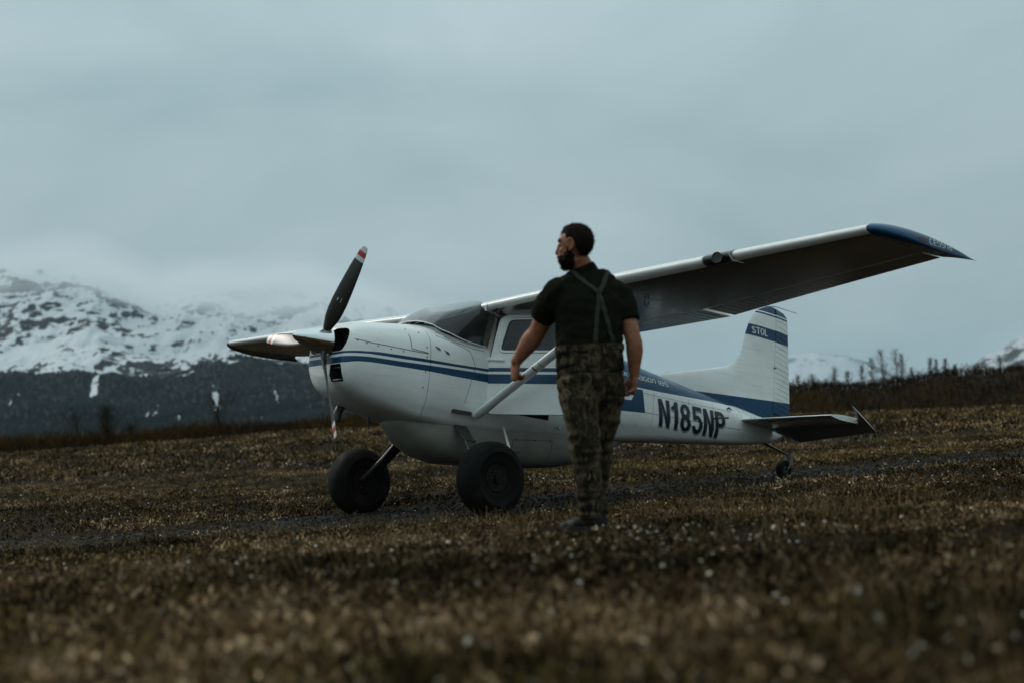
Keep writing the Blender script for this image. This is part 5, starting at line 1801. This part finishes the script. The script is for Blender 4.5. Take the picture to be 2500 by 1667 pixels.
# boots
def boot(ank, d, mat, cap):
    d = Vector(d).normalized(); r = Vector((d.y, -d.x, 0)); z0 = .197 - PB_.z; mb = MB()
    mb.add(*tube([ank + Vector((0, 0, .09)), ank + Vector((0, 0, .02)), ank + d * .005 + Vector((0, 0, -.03))], [.060, .055, .056], 16, dome=True))
    S_ = [(-.085, .030, .046, .034), (-.055, .040, .058, .044), (.0, .044, .060, .046), (.06, .038, .050, .048), (.12, .028, .040, .050), (.165, .024, .032, .044), (.195, .018, .022, .026)]
    rr_ = []
    for u, zc, hz, hy in S_:
        c = Vector((ank.x, ank.y, z0)) + d * u
        rr_.append([c + r * (hy * math.cos(t)) + Vector((0, 0, max(.014, zc + hz * math.sin(t) * .9))) for t in np.linspace(0, 2 * math.pi, 17)[:-1]])
    mb.add(*loft(rr_))
    b_ = remeshed('boot', mb, .007, mat, person, 3)
    rr_ = []
    for u, zc, hz, hy in S_:
        c = Vector((ank.x, ank.y, z0)) + d * (u * 1.03); h = hy + .006
        rr_.append([c + r * h + Vector((0, 0, -.004)), c + r * h + Vector((0, 0, .022)), c - r * h + Vector((0, 0, .022)), c - r * h + Vector((0, 0, -.004))])
    v, f = loft(rr_); mesh_obj('sole', v, f, M['dark'], b_)
    if cap:
        q = tube([Vector((ank.x, ank.y, z0)) + d * .11 + Vector((0, 0, .030)), Vector((ank.x, ank.y, z0)) + d * .185 + Vector((0, 0, .024))], [.0535, .03], 16, hint=(0, 0, 1), ell=(1, .75), dome=True)
        mesh_obj('toe_highlight', *q, M['boot_pale'], b_)  # highlight put into the colour of an added toe piece, left boot only
    return b_


boot(W3(.412, 8.22, .27), (-.86, .5, 0), M['boot'], True)
boot(W3(.470, 8.52, .27), (-.25, .97, 0), M['boot'], False)

# suspenders: webbing laid on the shirt, crossing between the shoulder blades
sb = bvh_of(shirt)
def strap(pts, width=.029):
    C_ = []
    q = [np.array(p) for p in pts]
    for a, b in zip(q[:-1], q[1:]):
        for t in np.linspace(0, 1, 14)[:-1]: C_.append(a + (b - a) * t)
    C_.append(q[-1]); rows_ = []
    for i, (x, y, z, fx) in enumerate(C_):
        nx_ = C_[min(i + 1, len(C_) - 1)]; pv = C_[max(i - 1, 0)]
        T_ = Vector((nx_[0] - pv[0], nx_[1] - pv[1], nx_[2] - pv[2])).normalized()
        co, n_, _, _ = sb.find_nearest(W3(x, y, z)) if fx else (None, None, None, None)
        if co is None: continue
        s_ = T_.cross(n_).normalized() * (width / 2)
        L = []
        for k in (-1, -.33, .33, 1):
            c2, n2, _, _ = sb.find_nearest(co + s_ * k + n_ * .004); L.append(c2 + n2 * .0045)
        rows_.append(L)
    v, f = loft(rows_, closed=False); o = mesh_obj('suspender', v, f, M['strap'], person)
    m_ = o.modifiers.new('thick', 'SOLIDIFY'); m_.thickness = .003; m_.offset = 1
    return o


strap([(.33, 8.44, 1.62, 1), (.345, 8.38, 1.73, 1), (.385, 8.28, 1.765, 1), (.43, 8.20, 1.72, 1), (.546, 8.165, 1.605, 1), (.585, 8.15, 1.45, 1), (.625, 8.16, 1.305, 1)])
strap([(.58, 8.50, 1.60, 1), (.60, 8.45, 1.71, 1), (.605, 8.34, 1.745, 1), (.59, 8.23, 1.70, 1), (.546, 8.165, 1.605, 1), (.515, 8.15, 1.45, 1), (.495, 8.145, 1.305, 1)])


# hair, beard, brows
def shell(name, c, r, keep, grow, parent, nu=60, nv=44, nz=.004):
    vs, fs, ok = [], [], []
    for i in range(nv + 1):
        t = math.pi * i / nv
        for j in range(nu):
            p = 2 * math.pi * j / nu; l = Vector((r[0] * math.sin(t) * math.cos(p), r[1] * math.sin(t) * math.sin(p), -r[2] * math.cos(t)))
            w = l + Vector(c); g = keep(w)
            n_ = Vector((l.x / r[0]**2, l.y / r[1]**2, l.z / r[2]**2)).normalized()
            k = grow * min(1, max(-.6, g * 45)) + nz * mnoise.noise(w * 70) + nz * .6 * mnoise.noise(w * 160)
            vs.append(HC + HR @ (w + n_ * k)); ok.append(g > -.012)
    for i in range(nv):
        for j in range(nu):
            q = (i * nu + j, i * nu + (j + 1) % nu, (i + 1) * nu + (j + 1) % nu, (i + 1) * nu + j)
            if all(ok[a] for a in q): fs.append(q)
    return mesh_obj(name, vs, fs, M['hair'], parent, sharp=0)


def hair_keep(w):
    """signed distance inside the hair: w is (forward, left, up) from the head's centre"""
    if w.x > .030: return w.z - (.084 - .10 * (w.x - .07))
    if w.x > -.018: return w.z - (.026 if w.x < .018 else .026 + (w.x - .018) * 4.0)
    return w.z - (-.062 + max(0, .045 + w.x) * 3.2)


shell('hair', (-.012, 0, .028), (.103, .079, .099), hair_keep, .011, body_o)
v, f = ellipsoid(hp(-.056, 0, -.020), (.045, .058, .048), 24, 16, HR); mesh_obj('nape_hair', v, f, M['hair'], body_o)
shell('beard', (.040, 0, -.055), (.067, .061, .079), lambda w: min(-(w.z + .058) if w.x > .06 else -(w.z + .040), w.x - .000), .007, body_o)
v, f = ellipsoid(hp(.070, 0, -.114), (.031, .032, .026), 16, 12, HR); mesh_obj('chin_beard', v, f, M['hair'], body_o)
for q in (1, -1):
    v, f = tube([hp(.050, q * .056, -.082), hp(.030, q * .064, -.060), hp(.018, q * .070, -.028), hp(.016, q * .0755, .025)], [.017, .015, .012, .010], 10, dome=True); mesh_obj('sideburn', v, f, M['hair'], body_o)
    v, f = tube([hp(.094, q * .012, .038), hp(.090, q * .030, .042), hp(.076, q * .048, .036)], [.005, .006, .004], 8, dome=True); mesh_obj('eyebrow', v, f, M['hair'], body_o)
    v, f = ellipsoid(hp(.082, q * .031, .018), (.013, .014, .011), 12, 10); mesh_obj('eye', v, f, M['eye'], body_o)
v, f = tube([hp(.108, -.026, -.058), hp(.114, 0, -.052), hp(.108, .026, -.058)], [.006, .008, .006], 8, dome=True); mesh_obj('moustache', v, f, M['hair'], body_o)

# short strands so the hair and beard end softly
def strands(name, objs, n, length, w, down, parent):
    P0, P1 = [], []
    for o in objs:
        ps = [p for p in o.data.polygons]; wts = np.array([p.area for p in ps]); wts /= wts.sum()
        for i in rng.choice(len(ps), n, p=wts):
            p = ps[i]; c = p.center + Vector(rng.normal(0, .003, 3)); nn = p.normal
            d = (nn * rng.uniform(.3, 1.0) + Vector((0, 0, -down)) + Vector(rng.normal(0, .35, 3))).normalized()
            P0.append(c - nn * .002); P1.append(c + d * length * rng.uniform(.5, 1.3))
    P0, P1 = np.array(P0), np.array(P1); k = len(P0)
    return raw_mesh(name, *ribbons(P0, P1, np.full(k, w), np.full(k, w * .3), np.array([(.020, .012, .008)]) * rng.uniform(.5, 1.6, (k, 1))), M['twig'], None, None, kind=None, parent=parent)


kids = {o.name.split('.')[0]: o for o in body_o.children}
strands('hair_strands', [kids['hair'], kids['nape_hair']], 2600, .008, .0012, .35, body_o)['kind'] = 'stuff'
strands('beard_strands', [kids['beard'], kids['chin_beard']], 1300, .008, .0011, .7, body_o)['kind'] = 'stuff'

# ------------------------------------------------------------------ air
def volume_obj(name, v, f, density, color, label, cat):
    mt = bpy.data.materials.new(name + '_air'); mt.use_nodes = True; nt = mt.node_tree; nt.nodes.clear()
    out = nt.nodes.new('ShaderNodeOutputMaterial'); p = nt.nodes.new('ShaderNodeVolumePrincipled')
    p.inputs['Density'].default_value = density; p.inputs['Color'].default_value = (*color, 1); p.inputs['Anisotropy'].default_value = 0.0
    nt.links.new(p.outputs[0], out.inputs['Volume'])
    o = mesh_obj(name, v, f, mt, smooth=False)
    return tag(o, label, cat, kind='stuff')


v, f = box(-7600, 7600, -30, 14500, -22, 760)
volume_obj('haze', v, f, HAZE, (.70, .88, 1.0), 'thin grey haze hanging between the meadow and the mountains', 'haze')
# low cloud lying against the mountain's upper slopes, thicker with height
front, back = [], []
AC = np.linspace(-.80, .06, 110); SC = np.linspace(0, 1, 40)
for s_ in SC:
    fr_, bk = [], []
    for a in AC:
        er = interp(a, RA, RE)
        eb = min(.082, er * .70) + .010 * hills(a * 4000, 0, .0016, 81) + .005 * hills(a * 4000, 3, .006, 83)      # where the cloud begins
        et = er + .034 + .012 * hills(a * 4000, 9, .0014, 87)
        e = eb + (et - eb) * s_
        k = smooth01(s_ / .62) * (1 - smooth01((s_ - .62) / .38))
        edge = smooth01((a + .80) / .08) * smooth01((.06 - a) / .14)
        D = 1150 * k * edge * (1 + .55 * hills(a * 4000, s_ * 900, .0021, 91) + .35 * hills(a * 4000, s_ * 900, .006, 93)) + 3
        fr_.append((a * (4050 - D), 4050 - D, CAM_Z + e * (4050 - D))); bk.append((a * 4060, 4060, CAM_Z + e * 4060))
    front.append(fr_); back.append(bk)
v, f = loft(front, closed=False); n0 = len(v); w_ = len(AC); h_ = len(SC)
v2, f2 = loft(back, closed=False); f2 = [tuple(n0 + a for a in q[::-1]) for q in f2]
bnd = [i for i in range(w_)] + [j * w_ + w_ - 1 for j in range(1, h_)] + [(h_ - 1) * w_ + i for i in range(w_ - 2, -1, -1)] + [j * w_ for j in range(h_ - 2, 0, -1)]
side = [(b, a, a + n0, b + n0) for a, b in zip(bnd, bnd[1:] + bnd[:1])]
volume_obj('low_cloud', v + v2, f + f2 + side, CLOUD, (.90, .925, .935), 'low cloud swallowing the top of the snowy mountain', 'cloud')
